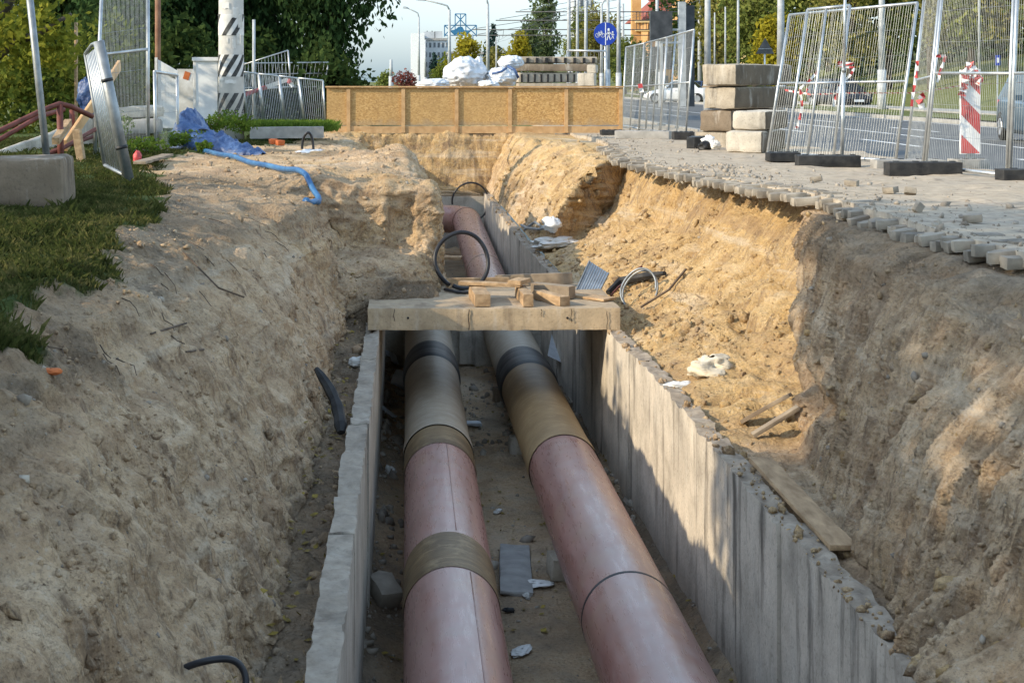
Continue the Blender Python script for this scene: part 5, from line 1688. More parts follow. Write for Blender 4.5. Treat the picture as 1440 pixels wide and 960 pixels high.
L_ = {
    'birch': leaf_mat('birch_leaf', (.016, .034, .014), (.035, .068, .024), (.075, .12, .04), .3, .8),
    'dark': leaf_mat('dark_leaf', (.014, .028, .010), (.035, .06, .018), (.08, .11, .03), .3, .6),
    'maple': leaf_mat('maple_leaf', (.09, .11, .015), (.19, .21, .03), (.34, .32, .05), .5, 1.5),
    'bush': leaf_mat('bush_leaf', (.05, .07, .014), (.11, .14, .024), (.26, .26, .05), .4, 1.2),
    'mid': leaf_mat('green_leaf', (.06, .085, .02), (.15, .18, .045), (.29, .30, .08), .35, .35),
    'olive': leaf_mat('olive_leaf', (.075, .08, .02), (.19, .18, .05), (.34, .30, .09), .35, .35),
    'yellow': leaf_mat('yellow_leaf', (.13, .13, .014), (.30, .26, .025), (.48, .40, .05), .4, .35),
    'poplar': leaf_mat('poplar_leaf', (.045, .068, .028), (.10, .135, .055), (.17, .20, .09), .3, .35),
    'conifer': leaf_mat('conifer_needle', (.012, .028, .024), (.025, .05, .042), (.05, .08, .06), .2, .4),
    'red': leaf_mat('red_leaf', (.10, .025, .02), (.22, .07, .06), (.40, .25, .22), .3, .5),
    'weed': leaf_mat('weed_leaf', (.04, .075, .01), (.10, .16, .025), (.20, .27, .05), .4, 6),
}


def leaf_cloud(blobs, n, size, seed, clump=.0, ck=1.3, strands=0):
    """blobs: (cx,cy,cz,rx,ry,rz) ; returns V,Q of little leaf quads spread through the crown's volume"""
    g = np.random.default_rng(seed)
    vol = np.array([b[3] * b[4] * b[5] for b in blobs]) ** .67
    pr = vol / vol.sum()
    k = g.choice(len(blobs), n, p=pr)
    B = np.array(blobs)[k]
    d = g.normal(size=(n, 3))
    d /= np.linalg.norm(d, axis=1, keepdims=True)
    r = g.random(n) ** (1 / 2.2)
    p = B[:, :3] + d * r[:, None] * B[:, 3:] * (1 + .28 * vnoise(d * 2.3 + B[:, :3], seed))[:, None]
    if clump:
        q = fbm(p * ck, 2, seed + 5)
        p = p[q > -clump]
    n = len(p)
    if strands:
        drop = g.random(n) ** 1.4 * strands
        key = np.floor(p[:, :2] * 2.2)
        p[:, 2] -= drop * (.45 + .55 * (np.sin(key[:, 0] * 12.9 + key[:, 1] * 78.2) * .5 + .5))
    s = size * (.6 + .8 * g.random(n))[:, None]
    a = g.normal(size=(n, 3))
    a /= np.linalg.norm(a, axis=1, keepdims=True)
    b = np.cross(a, g.normal(size=(n, 3)))
    b /= np.linalg.norm(b, axis=1, keepdims=True)
    if strands:
        b[:, 2] = -np.abs(b[:, 2]) - .8
        b /= np.linalg.norm(b, axis=1, keepdims=True)
    c = np.cross(a, b)
    V = np.stack([p - b * s, p + c * s * .55, p + b * s, p - c * s * .55], 1).reshape(-1, 3)
    Q = np.arange(n * 4).reshape(n, 4)
    return V, Q


def tree(name, x, y, z0, trunk, blobs, n, size, mat, label, group=None, seed=1, clump=.25, ck=1.0, strands=0, cat='tree', limbs=4):
    """blobs given relative to the tree foot"""
    t = thing(name, (x, y, z0), label, cat, group)
    B = [(x + b[0], y + b[1], z0 + b[2], b[3], b[4], b[5]) for b in blobs]
    V, Q = leaf_cloud(B, n, size, seed, clump, ck, strands)
    fast_mesh('crown', V, Q, L_[mat], t)
    if trunk:
        r, h = trunk
        g = random.Random(seed)
        pts = [(x + g.uniform(-.06, .06) * k, y, z0 - .2 + h * k / 5) for k in range(6)]
        mb = MB().tube(pts, [r * (1.25 - .17 * k) for k in range(6)], 9)
        for k in range(limbs):
            b = B[g.randrange(len(B))]
            f = g.uniform(.45, .95)
            s = Vector((x, y, z0 + h * f))
            e = Vector((b[0] + g.uniform(-.4, .4) * b[3], b[1], b[2] + g.uniform(-.2, .4) * b[5]))
            mid = s.lerp(e, .5) + Vector((g.uniform(-.2, .2), g.uniform(-.2, .2), .15 * (e - s).length))
            mb.tube([s, mid, e], [r * .55, r * .35, r * .12], 7)
        mb.build('trunk', M['bark'], t, smooth=True)
    return t


def blobset(seed, n, w, z0, z1, r, rz=None):
    g = random.Random(seed)
    out = []
    for k in range(n):
        z = z0 + (z1 - z0) * (k + .5) / n
        f = math.sin(math.pi * min(.97, max(.1, (k + .8) / (n + .3)))) ** .6
        a = g.uniform(0, 6.28)
        d = w * f * g.uniform(.2, .75)
        q = r * g.uniform(.75, 1.15) * (.6 + .4 * f)
        out.append((d * math.cos(a), d * math.sin(a), z, q, q, (rz or r) * g.uniform(.7, 1.0)))
    return out


# left: drooping birches behind the fences
G5 = 'dark drooping trees behind the fences'
tree('birch_tree', -9.0, 50, -.3, (.26, 7), blobset(1, 12, 3.0, 2.2, 12, 2.0), 24000, .125, 'birch', 'dark drooping birch behind the tall sideways mesh panel', G5, 11, .3, .9, 1.8)
tree('birch_tree', -5.6, 52, -.3, (.28, 7), blobset(2, 12, 2.8, 2.2, 12, 2.0), 24000, .125, 'birch', 'dark drooping birch right behind the striped pole', G5, 12, .3, .9, 1.8)
tree('birch_tree', -2.7, 50, -.3, (.26, 7), blobset(3, 12, 1.8, 2.4, 12, 1.55) + [(1.7, 0, 6.2, 1.0, 1, 2.2), (2.3, .3, 7.2, .8, .8, 1.0)], 24000, .115, 'birch', 'dark drooping birch whose hanging sprays reach into the sky', G5, 13, .3, .9, 2.0)
tree('birch_tree', -7.2, 58, -.3, (.26, 6), blobset(4, 10, 3.5, 1.5, 9, 2.4), 14000, .2, 'dark', 'dense dark tree filling the gap between the two left birches', G5, 14, .3, .8, 1.0)
tree('birch_tree', -12.5, 54, -.3, (.26, 6), blobset(5, 10, 3.5, 1.5, 10, 2.6), 14000, .2, 'dark', 'dark tree behind the thin yellow post', G5, 15, .3, .8, 1.0)
G6 = 'bushes behind the handrail'
for k, (x, y, w, h, m, lab) in enumerate((
        (-9.6, 36, 1.9, 2.6, 'bush', 'sunlit yellow green bush at the picture edge behind the handrail'),
        (-7.6, 38, 1.5, 2.7, 'bush', 'leafy bush behind the thin yellow post'),
        (-6.2, 41, 1.5, 2.4, 'dark', 'dark bush behind the tilted steel barrier'),
        (-8.2, 45, 2.2, 3.4, 'dark', 'tall dark bush in shade beyond the leafy one'),
        (-4.6, 47, 1.8, 2.2, 'dark', 'low dark bush behind the white sheets'),
        (-2.6, 47, 1.6, 1.8, 'dark', 'low dark bush behind the long level barred fence'))):
    tree('leafy_bush', x, y, -.3, None, blobset(20 + k, 6, w * .8, .2, h, w * .75), 4200, .10 if m == 'bush' else .12, m, lab, G6, 30 + k, .25, 1.3, cat='bush')
# the maple whose branch hangs into the corner
mp_ = [(1.1, -.4, 2.1, .9, .9, .6), (2.1, -.6, 2.0, .8, .8, .55), (2.9, -.8, 1.95, .65, .7, .6), (2.4, -.9, 2.8, 1.0, .9, .6), (.8, 0, 3.2, 1.4, 1.2, .8), (-.6, .4, 3.4, 1.8, 1.6, 1.1), (1.5, -.4, 3.7, 1.5, 1.3, .8), (3.2, -.8, 2.55, .5, .6, .55), (3.25, -.8, 1.75, .35, .4, .35)]
t = tree('maple_tree', -9.2, 26.5, -.2, None, mp_, 5200, .085, 'maple', 'yellow green maple whose leafy branch hangs into the upper corner', None, 50, .35, 1.2)
mb = MB().tube([(-9.3, 26.5, -.3), (-9.25, 26.5, 1.2), (-9.0, 26.5, 2.4), (-8.6, 26.4, 3.8)], [.24, .2, .17, .1], 10)
mb.tube([P(-20, 92, 26.2), P(18, 62, 26.0), P(60, 44, 25.8), P(100, 20, 25.7)], [.10, .085, .06, .03], 8)
mb.tube([P(-20, 40, 26.3), P(10, 10, 26.2), P(26, -20, 26.2)], [.11, .09, .07], 8)
mb.build('trunk', M['bark'], t, smooth=True)
# trees standing left of the view: they shade the near part of the trench
G7 = 'trees left of the trench'
tree('linden_tree', -10.2, 1.2, -.2, (.28, 5), blobset(61, 14, 3.6, 2.6, 10.2, 2.1) + [(.2, 2.6, 5.6, 1.7, 1.9, 2.0), (0, 4.2, 7.5, 1.8, 2.0, 1.0), (0, 3.2, 7.6, 1.8, 2.0, 1.2), (0, 2.8, 5.6, 1.5, 1.5, 1.2)], 36000, .13, 'mid', 'broad green linden casting shade over the near trench', G7, 61, .22, .8)
tree('linden_tree', -10.4, -7.5, -.2, (.28, 5), blobset(62, 12, 3.6, 2.6, 10.0, 2.3), 15000, .16, 'mid', 'second green linden farther back along the trench', G7, 62, .3, .8)
tree('linden_tree', -9.6, 11.6, -.2, (.14, 2), blobset(63, 8, 2.4, 1.4, 3.7, 1.35), 8000, .11, 'mid', 'young low linden shading the grass beside the big weathered block', G7, 63, .25, 1.0)

# street trees
tree('yellow_tree', at(655, 165), 165, -.3, (.2, 3), blobset(71, 9, 1.9, 1.8, 6.0, 1.5), 2600, .22, 'yellow', 'yellow green street tree below the blue lattice sign', 'street trees far behind the barrier', 71, .3, .5)
tree('yellow_tree', at(629, 185), 185, -.3, (.2, 3), blobset(72, 7, 1.6, .8, 4.0, 1.4), 1600, .24, 'bush', 'small light green tree left of the yellow one below the lattice sign', 'street trees far behind the barrier', 72, .3, .5)
tree('yellow_tree', at(727, 175), 175, -.3, (.2, 3.6), blobset(73, 7, 1.2, 3.4, 6.6, 1.3), 1800, .22, 'yellow', 'round bright yellow tree left of the tall poplar', 'street trees far behind the barrier', 73, .3, .5)
tree('green_tree', at(702, 185), 185, -.3, (.2, 2.5), blobset(74, 8, 2.4, 1.0, 4.8, 1.6), 2000, .25, 'olive', 'olive green tree between the two yellow ones', 'street trees far behind the barrier', 74, .3, .5)
tree('conifer_tree', at(692, 260), 260, -.3, (.25, 6), [(0, 0, 3 + k * 1.3, 2.3 - k * .26, 2.3 - k * .26, .9) for k in range(7)], 1800, .3, 'conifer', 'dark conical conifer between the yellow trees', 'street trees far behind the barrier', 75, .3, .5)
tree('conifer_tree', at(611, 200), 200, -.3, (.2, 3), [(0, 0, .8 + k * .8, 1.6 - k * .26, 1.6 - k * .26, .7) for k in range(6)], 1200, .24, 'conifer', 'small dark spruce before the grey apartment block', 'street trees far behind the barrier', 76, .3, .5)
tree('red_shrub', at(570, 130), 130, -.3, None, blobset(77, 6, 1.0, .2, 2.0, .9), 1200, .13, 'red', 'reddish shrub at the far street by the hanging birch sprays', None, 77, .3, .7, cat='shrub')
tree('green_tree', at(543, 220), 220, -.3, (.2, 2), blobset(78, 6, 1.6, .6, 2.2, 1.2), 900, .25, 'mid', 'low green shrub at the far end of the street', 'street trees far behind the barrier', 78, .3, .5)
tree('poplar_tree', at(768, 205), 205, -.3, (.3, 6), blobset(81, 14, 1.6, 2.0, 16, 2.1, 2.2), 6500, .26, 'poplar', 'tall grey green poplar left of the round blue sign', None, 81, .3, .5)
tree('poplar_tree', at(745, 190), 190, -.3, (.3, 4), blobset(82, 9, 1.6, 1.2, 8.0, 1.6), 3000, .25, 'poplar', 'shorter poplar leaning on the tall one', None, 82, .3, .5)
G8 = 'trees along the far side of the road'
spots = [(985, 150, 7.5, 'mid', 2.6, 'leafy tree beside the narrow orange house end'), (1165, 120, 12, 'mid', 3.4, 'broad green tree farther up the hillside behind the narrow fence panel'), (1280, 112, 12, 'mid', 3.4, 'broad green tree farther up the hillside behind the edge-on panel'), (1400, 106, 12, 'olive', 3.4, 'broad olive tree farther up the hillside above the car'),
         (818, 170, 8.5, 'mid', 2.6, 'tree just left of the round blue sign'), (842, 150, 8.0, 'olive', 2.4, 'olive tree behind the round blue sign'), (878, 140, 4.4, 'mid', 2.4, 'low green tree under the red roof, left of the kiosk'),
         (903, 125, 3.4, 'dark', 2.2, 'dark low tree under the orange balcony'), (962, 118, 4.6, 'olive', 2.0, 'autumn brown tree right of the dark kiosk'), (1010, 105, 10, 'olive', 3.0, 'tall olive tree rising above the block stack'),
         (1062, 98, 9, 'mid', 2.7, 'green tree behind the triangular sign'), (1090, 88, 4.5, 'yellow', 1.8, 'yellow tinted bush right of the triangular sign'), (1140, 92, 11, 'mid', 3.0, 'green tree behind the narrow leaning fence panel'),
         (1195, 84, 11, 'olive', 2.8, 'olive tree behind the single steel post'), (1250, 86, 11, 'mid', 3.0, 'green tree behind the thick verge lamp post'), (1310, 80, 11, 'olive', 2.8, 'olive tree behind the edge-on mesh panel'),
         (1365, 78, 10, 'mid', 2.8, 'green tree above the striped marker board'), (1425, 76, 10, 'olive', 2.8, 'tree above the blue grey car'), (1475, 74, 10, 'mid', 2.8, 'tree beyond the picture edge above the car')]
for k, (px, Y, h, m, w, lab) in enumerate(spots):
    x = at(px, Y)
    z0 = -.1 + float(np.clip(x - 24, 0, 30)) * .2
    tree('roadside_tree', x, Y, z0, (.2, h * .5), blobset(100 + k, 11, w * .8, h * .16 + .9, h, w * .66), 5600, .16, m, lab, G8, 100 + k, .28, .6)
for k, (px, Y) in enumerate(((1120, 112), (1225, 104), (1330, 98), (1420, 94), (1040, 125), (985, 135))):
    x = at(px, Y)
    tree('hillside_tree', x, Y, -.1 + float(np.clip(x - 24, 0, 30)) * .2, None, blobset(130 + k, 9, 3.6, .6, 11, 2.9), 4200, .24, 'dark', ['dark hillside thicket behind the narrow leaning panel', 'dark hillside thicket behind the verge lamp post', 'dark hillside thicket behind the edge-on panel', 'dark hillside thicket behind the car', 'dark hillside thicket behind the block stack', 'dark hillside thicket behind the dark kiosk'][k], 'dark thickets on the hillside', 130 + k, .3, .5, cat='thicket')

# ------------------------------------------------------------------ buildings
def facade(name, x0, x1, Y, z0, z1, depth, wall, label, cols, rows, roof=None, win='glass', wz=(.25, .75), wf=.5, roofmat=None):
    t = thing(name, ((x0 + x1) / 2, Y, z0), label, 'building')
    MB().box(((x0 + x1) / 2, Y + depth / 2, (z0 + z1) / 2), (x1 - x0, depth, z1 - z0)).build('wall', wall, t)
    cw, rh = (x1 - x0) / cols, (z1 - z0) / rows
    for i in range(cols):
        for j in range(rows):
            w = MB().box((x0 + cw * (i + .5), Y - .02, z0 + rh * (j + (wz[0] + wz[1]) / 2)), (cw * wf, .08, rh * (wz[1] - wz[0]))).build('window', M[win], t)
    if roof == 'gable':
        h = roofmat[1]
        a, b = x0 - .8, x1 + .8
        m = (x0 + x1) / 2
        ya, yb = Y - .8, Y + depth + .8
        MB().add([(a, ya, z1), (b, ya, z1), (b, yb, z1), (a, yb, z1), (a + 3, (ya + yb) / 2, z1 + h), (b - 2, (ya + yb) / 2, z1 + h)],
                 [(0, 1, 5, 4), (1, 2, 5), (2, 3, 4, 5), (3, 0, 4), (3, 2, 1, 0)]).build('roof', roofmat[0], t)
    else:
        MB().box(((x0 + x1) / 2, Y + depth / 2, z1 + .2), (x1 - x0 + .6, depth + .6, .45)).build('roof', M['grey_conc'], t)
    return t


M['ochre_wall'] = simple('orange_render', (.50, .27, .10), (.60, .35, .15), 1, .9, .1, .01)
M['yellow_wall'] = simple('yellow_render', (.55, .42, .20), (.66, .52, .28), 1, .9, .1, .01)
M['grey_wall'] = simple('grey_render', (.40, .42, .43), (.52, .54, .55), .5, .9, .1, .01)
M['red_roof'] = simple('red_roof_tiles', (.22, .055, .035), (.32, .09, .055), 2, .8, .2, .02)
M['kiosk'] = simple('dark_kiosk', (.035, .038, .042), (.07, .073, .078), 3, .5, .1, .004)
M['haze_blue'] = simple('lattice_blue', (.02, .12, .24), (.04, .18, .32), 3, .6, 0, .01)
M['glass_far'] = simple('window_glass', (.05, .06, .07), (.12, .14, .16), 2, .2, 0, .01, .5)
Yb = 165
t = facade('house', at(912, Yb), at(975, Yb), Yb, -.3, hz(28, Yb), 12, M['ochre_wall'], 'orange house with red hipped roof and balcony rising behind the dark kiosk', 4, 3, 'gable', 'glass_far', roofmat=(M['red_roof'], 3.4))
for j, py in enumerate((44, 32)):
    MB().box((at(905, Yb), Yb - 1.0, hz(py, Yb)), (2.4, 2.2, .18)).build('balcony_slab', M['yellow_wall'], t)
    for k in range(7):
        MB().box((at(905, Yb) - 1.1 + k * .36, Yb - 2.05, hz(py, Yb) + .55), (.06, .06, 1.0)).build('baluster', M['kiosk'], t)
    MB().box((at(905, Yb), Yb - 2.05, hz(py, Yb) + 1.05), (2.4, .08, .08)).build('balcony_rail', M['kiosk'], t)
MB().box((at(892, Yb), Yb - 1.2, hz(50, Yb) - 3), (1.0, 1.0, 14)).build('column', M['ochre_wall'], t)
MB().box((at(925, Yb) , Yb + 3, hz(2, Yb) + 1), (1.0, 1.0, 1.6)).build('chimney', M['red_roof'], t)
facade('house', at(975, 150), at(996, 150), 150, -.3, hz(-20, 150), 12, M['ochre_wall'], 'narrow orange house end between the dark kiosk and stout post', 1, 4, None, 'glass_far')
facade('house', at(1050, 130), at(1108, 130), 130, -.3, hz(-30, 130), 12, M['yellow_wall'], 'yellow house glimpsed above the block stack between trees', 2, 4, None, 'glass_far', wf=.3)
facade('tower_block', at(807, 330), at(836, 330), 330, -.3, hz(-40, 330), 14, M['grey_wall'], 'pale grey tower block behind the masts left of the blue sign', 4, 9, None, 'glass_far')
t = facade('apartment_block', at(596, 300), at(632, 300), 300, -.3, hz(57, 300), 25, M['grey_wall'], 'long grey apartment block at the end of the street', 6, 5, None, 'glass_far')
MB().box((at(587, 300), 298, hz(85, 300)), (2.6, 14, hz(55, 300) * 1.06)).build('stair_wing', M['white'], t)
MB().box((at(604, 300), 305, hz(52, 300)), (2.4, 5, 2.2)).box((at(617, 300), 305, hz(52, 300)), (1.6, 5, 2.4)).build('roof_hut', M['grey_wall'], t)
for x in (601, 608):
    MB().tube([(at(x, 300), 303, hz(50, 300)), (at(x, 300), 303, hz(43, 300))], .12, 6).build('roof_aerial', M['kiosk'], t)
facade('shop_building', at(632, 280), at(722, 280), 280, -.3, hz(76, 280), 20, M['grey_wall'], 'low grey building behind the yellow street trees', 10, 2, None, 'glass_far')
# lattice sign frame on that roof
Yt = 284
t = thing('lattice_sign', (at(648, Yt), Yt, hz(76, Yt)), 'blue steel lattice sign frame standing on the low grey roof', 'sign frame')
mb = MB()
def seg(a, b, r=.10):
    MB().tube([P(a[0], a[1], Yt), P(b[0], b[1], Yt)], r, 5).build('lattice_bar', M['haze_blue'], t)
for a, b in (((640, 20), (655, 20)), ((640, 20), (640, 50)), ((655, 20), (655, 50)), ((640, 36), (655, 36)), ((647.5, 20), (647.5, 44)), ((640, 20), (655, 36)), ((655, 20), (640, 36)), ((625, 36), (670, 36)), ((625, 50), (670, 50)), ((625, 36), (625, 52)), ((670, 36), (670, 52)), ((625, 36), (640, 50)), ((640, 36), (625, 50)), ((655, 36), (670, 50)), ((670, 36), (655, 50)), ((630, 50), (630, 78)), ((665, 50), (665, 78)), ((647, 50), (647, 78))):
    seg(a, b)
mb = MB()
a = [P(*q, Yt - .2) for q in ((633, 43), (640, 42), (645, 38), (650, 38), (653, 43), (662, 43), (655, 49), (640, 49))]
mb.add(a, [(7, 6, 5, 4, 3, 2, 1, 0)])
mb.build('emblem_plate', M['haze_blue'], t)
# kiosk-like dark panels
Yk = 66
t = thing('dark_kiosk', (at(930, Yk), Yk, -.2), 'tall dark grey roadside panels with cross beams behind the leaning fence', 'kiosk')
for x0, x1, y0, y1, yo, mt in ((914, 945, 16, 58, 0, 'kiosk'), (954, 964, 3, 150, .1, 'post'), (964, 976, 8, 150, .3, 'kiosk'), (916, 944, 66, 98, .2, 'kiosk')):
    a, b = P(x0, y1, Yk + yo), P(x1, y0, Yk + yo)
    MB().box(((a[0] + b[0]) / 2, Yk + yo, (a[2] + b[2]) / 2), (b[0] - a[0], .25, b[2] - a[2])).build('panel', M[mt], t)
for y in (42, 60):
    a, b = P(930, y, Yk), P(958, y, Yk)
    MB().bar(a, b, .1, .09).build('cross_beam', M['post'], t)
MB().bar(P(930, 58, Yk), P(930, 150, Yk), .12, .12).build('support_post', M['post'], t)

# ------------------------------------------------------------------ cars
def make_car(name, loc, heading, paint, label, L=4.2, Wd=1.76, H=1.5, hood=.95, hatch=True, group=None):
    """x forward; built at the origin, then turned and set on the road"""
    t = thing(name, (0, 0, 0), label, 'car', group)
    half = L / 2
    xs = [-half, -half + .10, -half + .45, -half + .9, -.4, .35, .75, half - 1.0, half - .35, half - .06, half]
    top = [.62, .86, .95, .96, .95, .93, .92, .86 * hood / .95 + .02, .74, .60, .46]
    low = [.42, .28, .22, .20, .19, .19, .19, .20, .22, .28, .34]
    wid = [.70, .80, .86, .88, .88, .88, .88, .87, .84, .72, .60]
    rings = []
    for x, zt, zl, w in zip(xs, top, low, wid):
        w *= Wd / 1.76
        zm = zl + (zt - zl) * .5
        rings.append([(x, -w * .88, zl), (x, -w, zl + .10), (x, -w * 1.0, zm), (x, -w * .97, zt - .05), (x, -w * .86, zt), (x, 0, zt + .02),
                      (x, w * .86, zt), (x, w * .97, zt - .05), (x, w * 1.0, zm), (x, w, zl + .10), (x, w * .88, zl), (x, 0, zl)])
    G = np.array(rings)
    G = np.concatenate([G, G[:, :1]], 1)
    mb = MB().grid(G)
    mb.add(rings[0], [tuple(range(12))])
    mb.add(rings[-1], [tuple(range(12))[::-1]])
    body = mb.build('body', paint, t, smooth=True)
    md = body.modifiers.new('bevel', 'BEVEL')
    md.width, md.segments, md.limit_method = .02, 2, 'ANGLE'
    # greenhouse
    bx = (-half + .16, -half + .55, .30, .95) if hatch else (-half + .75, -half + 1.25, .25, .95)
    zb, zr = .93, H
    wb, wr = .80 * Wd / 1.76, .60 * Wd / 1.76
    v = [(bx[0], -wb, zb), (bx[3], -wb, zb - .04), (bx[3], wb, zb - .04), (bx[0], wb, zb), (bx[1], -wr, zr - .03), (bx[2], -wr, zr), (bx[2], wr, zr), (bx[1], wr, zr - .03)]
    MB().add(v, [(3, 2, 1, 0), (4, 5, 6, 7), (0, 1, 5, 4), (1, 2, 6, 5), (2, 3, 7, 6), (3, 0, 4, 7)]).build('cabin', paint, t)
    V = [Vector(q) for q in v]
    def pane(nm, a, b, c, d, u0, u1, w0, w1):
        nrm = (b - a).cross(d - a).normalized()
        q = []
        for u, w in ((u0, w0), (u1, w0), (u1, w1), (u0, w1)):
            q.append((a.lerp(b, u)).lerp(d.lerp(c, u), w) + nrm * .006)
        MB().add(q, [(0, 1, 2, 3)]).build(nm, M['glass'], t)
    pane('side_window', V[0], V[1], V[5], V[4], .10, .46, .12, .90)
    pane('side_window', V[0], V[1], V[5], V[4], .50, .90, .12, .90)
    pane('side_window', V[2], V[3], V[7], V[6], .10, .50, .12, .90)
    pane('side_window', V[2], V[3], V[7], V[6], .54, .90, .12, .90)
    pane('windscreen', V[1], V[2], V[6], V[5], .07, .93, .08, .93)
    pane('rear_window', V[3], V[0], V[4], V[7], .10, .90, .10, .90)
    for sx in (-1, 1):
        for sy in (-1, 1):
            c = (sx * L * .305, sy * (Wd / 2 - .10), .31)
            wheel = MB().tube([(c[0], c[1] - .10, c[2]), (c[0], c[1] - .085, c[2]), (c[0], c[1] + .085, c[2]), (c[0], c[1] + .10, c[2])], [.27, .31, .31, .27], 24).build('wheel', M['tyre'], t)
            r = MB().tube([(c[0], c[1] + sy * .092, c[2]), (c[0], c[1] + sy * .112, c[2])], [.205, .19], 20)
            for k in range(5):
                a = k * 2 * math.pi / 5
                r.bar((c[0], c[1] + sy * .115, c[2]), (c[0] + .18 * math.cos(a), c[1] + sy * .115, c[2] + .18 * math.sin(a)), .03, .02)
            ro = r.build('rim', M['rim'], None)
            ro.parent = wheel
            arch = [(c[0] + .35 * math.cos(a), sy * (Wd / 2 * .995 + .003), c[2] + .35 * math.sin(a)) for a in np.linspace(0, math.pi, 13)]
            MB().add([(c[0], sy * (Wd / 2 * .995 + .003), c[2])] + arch, [(0, k + 1, k + 2) if sy < 0 else (0, k + 2, k + 1) for k in range(12)]).build('wheel_arch', M['black'], t)
    for sy in (-1, 1):
        MB().box((half - .22, sy * .60, .66), (.30, .28, .13), (0, .25, sy * .5)).build('headlight', M['glass_far'], t)
        MB().box((-half + .04, sy * .66, .84), (.12, .18, .26), (0, 0, 0)).build('tail_light', M['red'], t)
        MB().box((.62, sy * (Wd / 2 + .07), 1.0), (.12, .18, .12)).build('wing_mirror', paint, t)
        MB().box((.0, sy * (Wd / 2 * .985), .78), (.16, .03, .025)).build('door_handle', M['black'], t)
    MB().box((half - .02, 0, .38), (.06, .52, .11)).build('number_plate', M['white'], t)
    MB().box((-half - .0, 0, .60), (.05, .52, .11)).build('number_plate', M['white'], t)
    t.location = loc
    t.rotation_euler = (0, 0, heading)
    return t


def paint(name, c):
    t = NT(name)
    return t.done(c, .28, None, .5, .25)


M['paint_bluegrey'] = paint('paint_blue_grey', (.05, .085, .12))
M['paint_white'] = paint('paint_white', (.72, .72, .70))
M['paint_dark'] = paint('paint_dark', (.03, .032, .04))
M['paint_navy'] = paint('paint_navy', (.03, .06, .14))
make_car('parked_car', (14.35, 33.0, -.25), math.radians(-99), M['paint_bluegrey'], 'blue grey hatchback on the road, cut by the picture edge', H=1.56)
make_car('parked_car', (at(955, 92), 92, -.25), math.radians(158), M['paint_white'], 'white car on the far road seen through the leaning fence', H=1.42, hatch=False)
make_car('parked_car', (at(1180, 74), 74, -.2), math.radians(-80), M['paint_dark'], 'dark car on the far footpath behind the mesh fence', H=1.45)
make_car('parked_car', (at(985, 96), 97, -.25), math.radians(165), M['paint_navy'], 'dark blue car just beyond the white one', H=1.40, hatch=False)

# ------------------------------------------------------------------ grass, weeds, leaves, clods
def blades(P_, h, w, seed, lean=.5):
    g = np.random.default_rng(seed)
    n = len(P_)
    a = g.uniform(0, 6.28, n)
    d = np.stack([np.cos(a), np.sin(a), np.zeros(n)], -1)
    s = np.stack([-np.sin(a), np.cos(a), np.zeros(n)], -1)
    hh = (h * g.uniform(.45, 1.3, n))[:, None]
    ln = (g.uniform(.05, lean, n))[:, None]
    up = np.array((0, 0, 1.0))
    ww = (w * g.uniform(.6, 1.3, n))[:, None]
    p0, p1, p2, p3 = P_ - s * ww, P_ + s * ww, P_ + d * hh * ln * .4 + up * hh * .6 + s * ww * .8, P_ + d * hh * ln * 1.3 + up * hh
    p0[:, 2] -= .02
    p1[:, 2] -= .02
    V = np.stack([p0, p1, p2, p3], 1).reshape(-1, 3)
    return V, np.arange(n * 4).reshape(n, 4)


def scatter(G, wgt, n, seed):
    g = np.random.default_rng(seed)
    a = np.gradient(G, axis=0)
    b = np.gradient(G, axis=1)
    area = np.linalg.norm(np.cross(a, b), axis=-1)
    w = (area * wgt)[:-1, :-1].ravel()
    idx = g.choice(len(w), n, p=w / w.sum())
    i, j = np.unravel_index(idx, (G.shape[0] - 1, G.shape[1] - 1))
    u, v = g.random((n, 1)), g.random((n, 1))
    return G[i, j] * (1 - u) * (1 - v) + G[i + 1, j] * u * (1 - v) + G[i, j + 1] * (1 - u) * v + G[i + 1, j + 1] * u * v


wg = np.where(GRASSL > .45, 1, 0) * (GL[..., 1] > 5) * (GL[..., 1] < 30) * (GL[..., 0] > -.29 * GL[..., 1] - 1.2) / np.maximum(GL[..., 1], 5) ** 1.0
wg = wg * np.clip(.25 + 1.8 * (fbm(GL * 1.6 + 3, 4, 505) + .25), .06, 1)
Pn = scatter(GL, wg, 110000, 501)
V, Q = blades(Pn, .05, .0024, 502, 1.1)
V2, Q2 = blades(scatter(GL, wg * (fbm(GL * 2.2, 2, 510) > .15), 3500, 503), .11, .003, 504, .9)
L_['grass'] = leaf_mat('grass_blade', (.02, .03, .008), (.045, .06, .016), (.17, .15, .06), .35, 3.2)
o = fast_mesh('grass', np.concatenate([V, V2]), np.concatenate([Q, Q2 + len(V)]), L_['grass'])
tag(o, 'short green grass growing on top of the trench bank', 'grass', kind='stuff')
# grass strip by the kerb stone, weeds round the tarpaulin
g = np.random.default_rng(520)
a, b = np.array(P(350, 182, 29.2)), np.array(P(462, 182, 30.2))
Pn = a + (b - a) * g.random((6000, 1)) + np.stack([g.uniform(-.2, .2, 6000), g.uniform(-.5, 1.6, 6000), g.uniform(-.02, .0, 6000)], -1)
V, Q = blades(Pn, .15, .008, 521, .8)
tag(fast_mesh('grass', V, Q, L_['weed']), 'bright grass strip along the kerb stone by the barrier', 'grass', kind='stuff')
def weed(c, w, h, n, lab, seed):
    t = thing('weed_plant', c, lab, 'weed', 'weeds on the bank')
    V, Q = leaf_cloud([(c[0], c[1], c[2] + h * .5, w, w, h * .55)], n, .028, seed)
    fast_mesh('leaves', V, Q, L_['weed'], t)
    mb = MB()
    g = random.Random(seed)
    for k in range(5):
        mb.tube([c, (c[0] + g.uniform(-w, w) * .7, c[1] + g.uniform(-w, w) * .7, c[2] + h * g.uniform(.7, 1.1))], .005, 4)
    mb.build('stems', M['twig'], t)
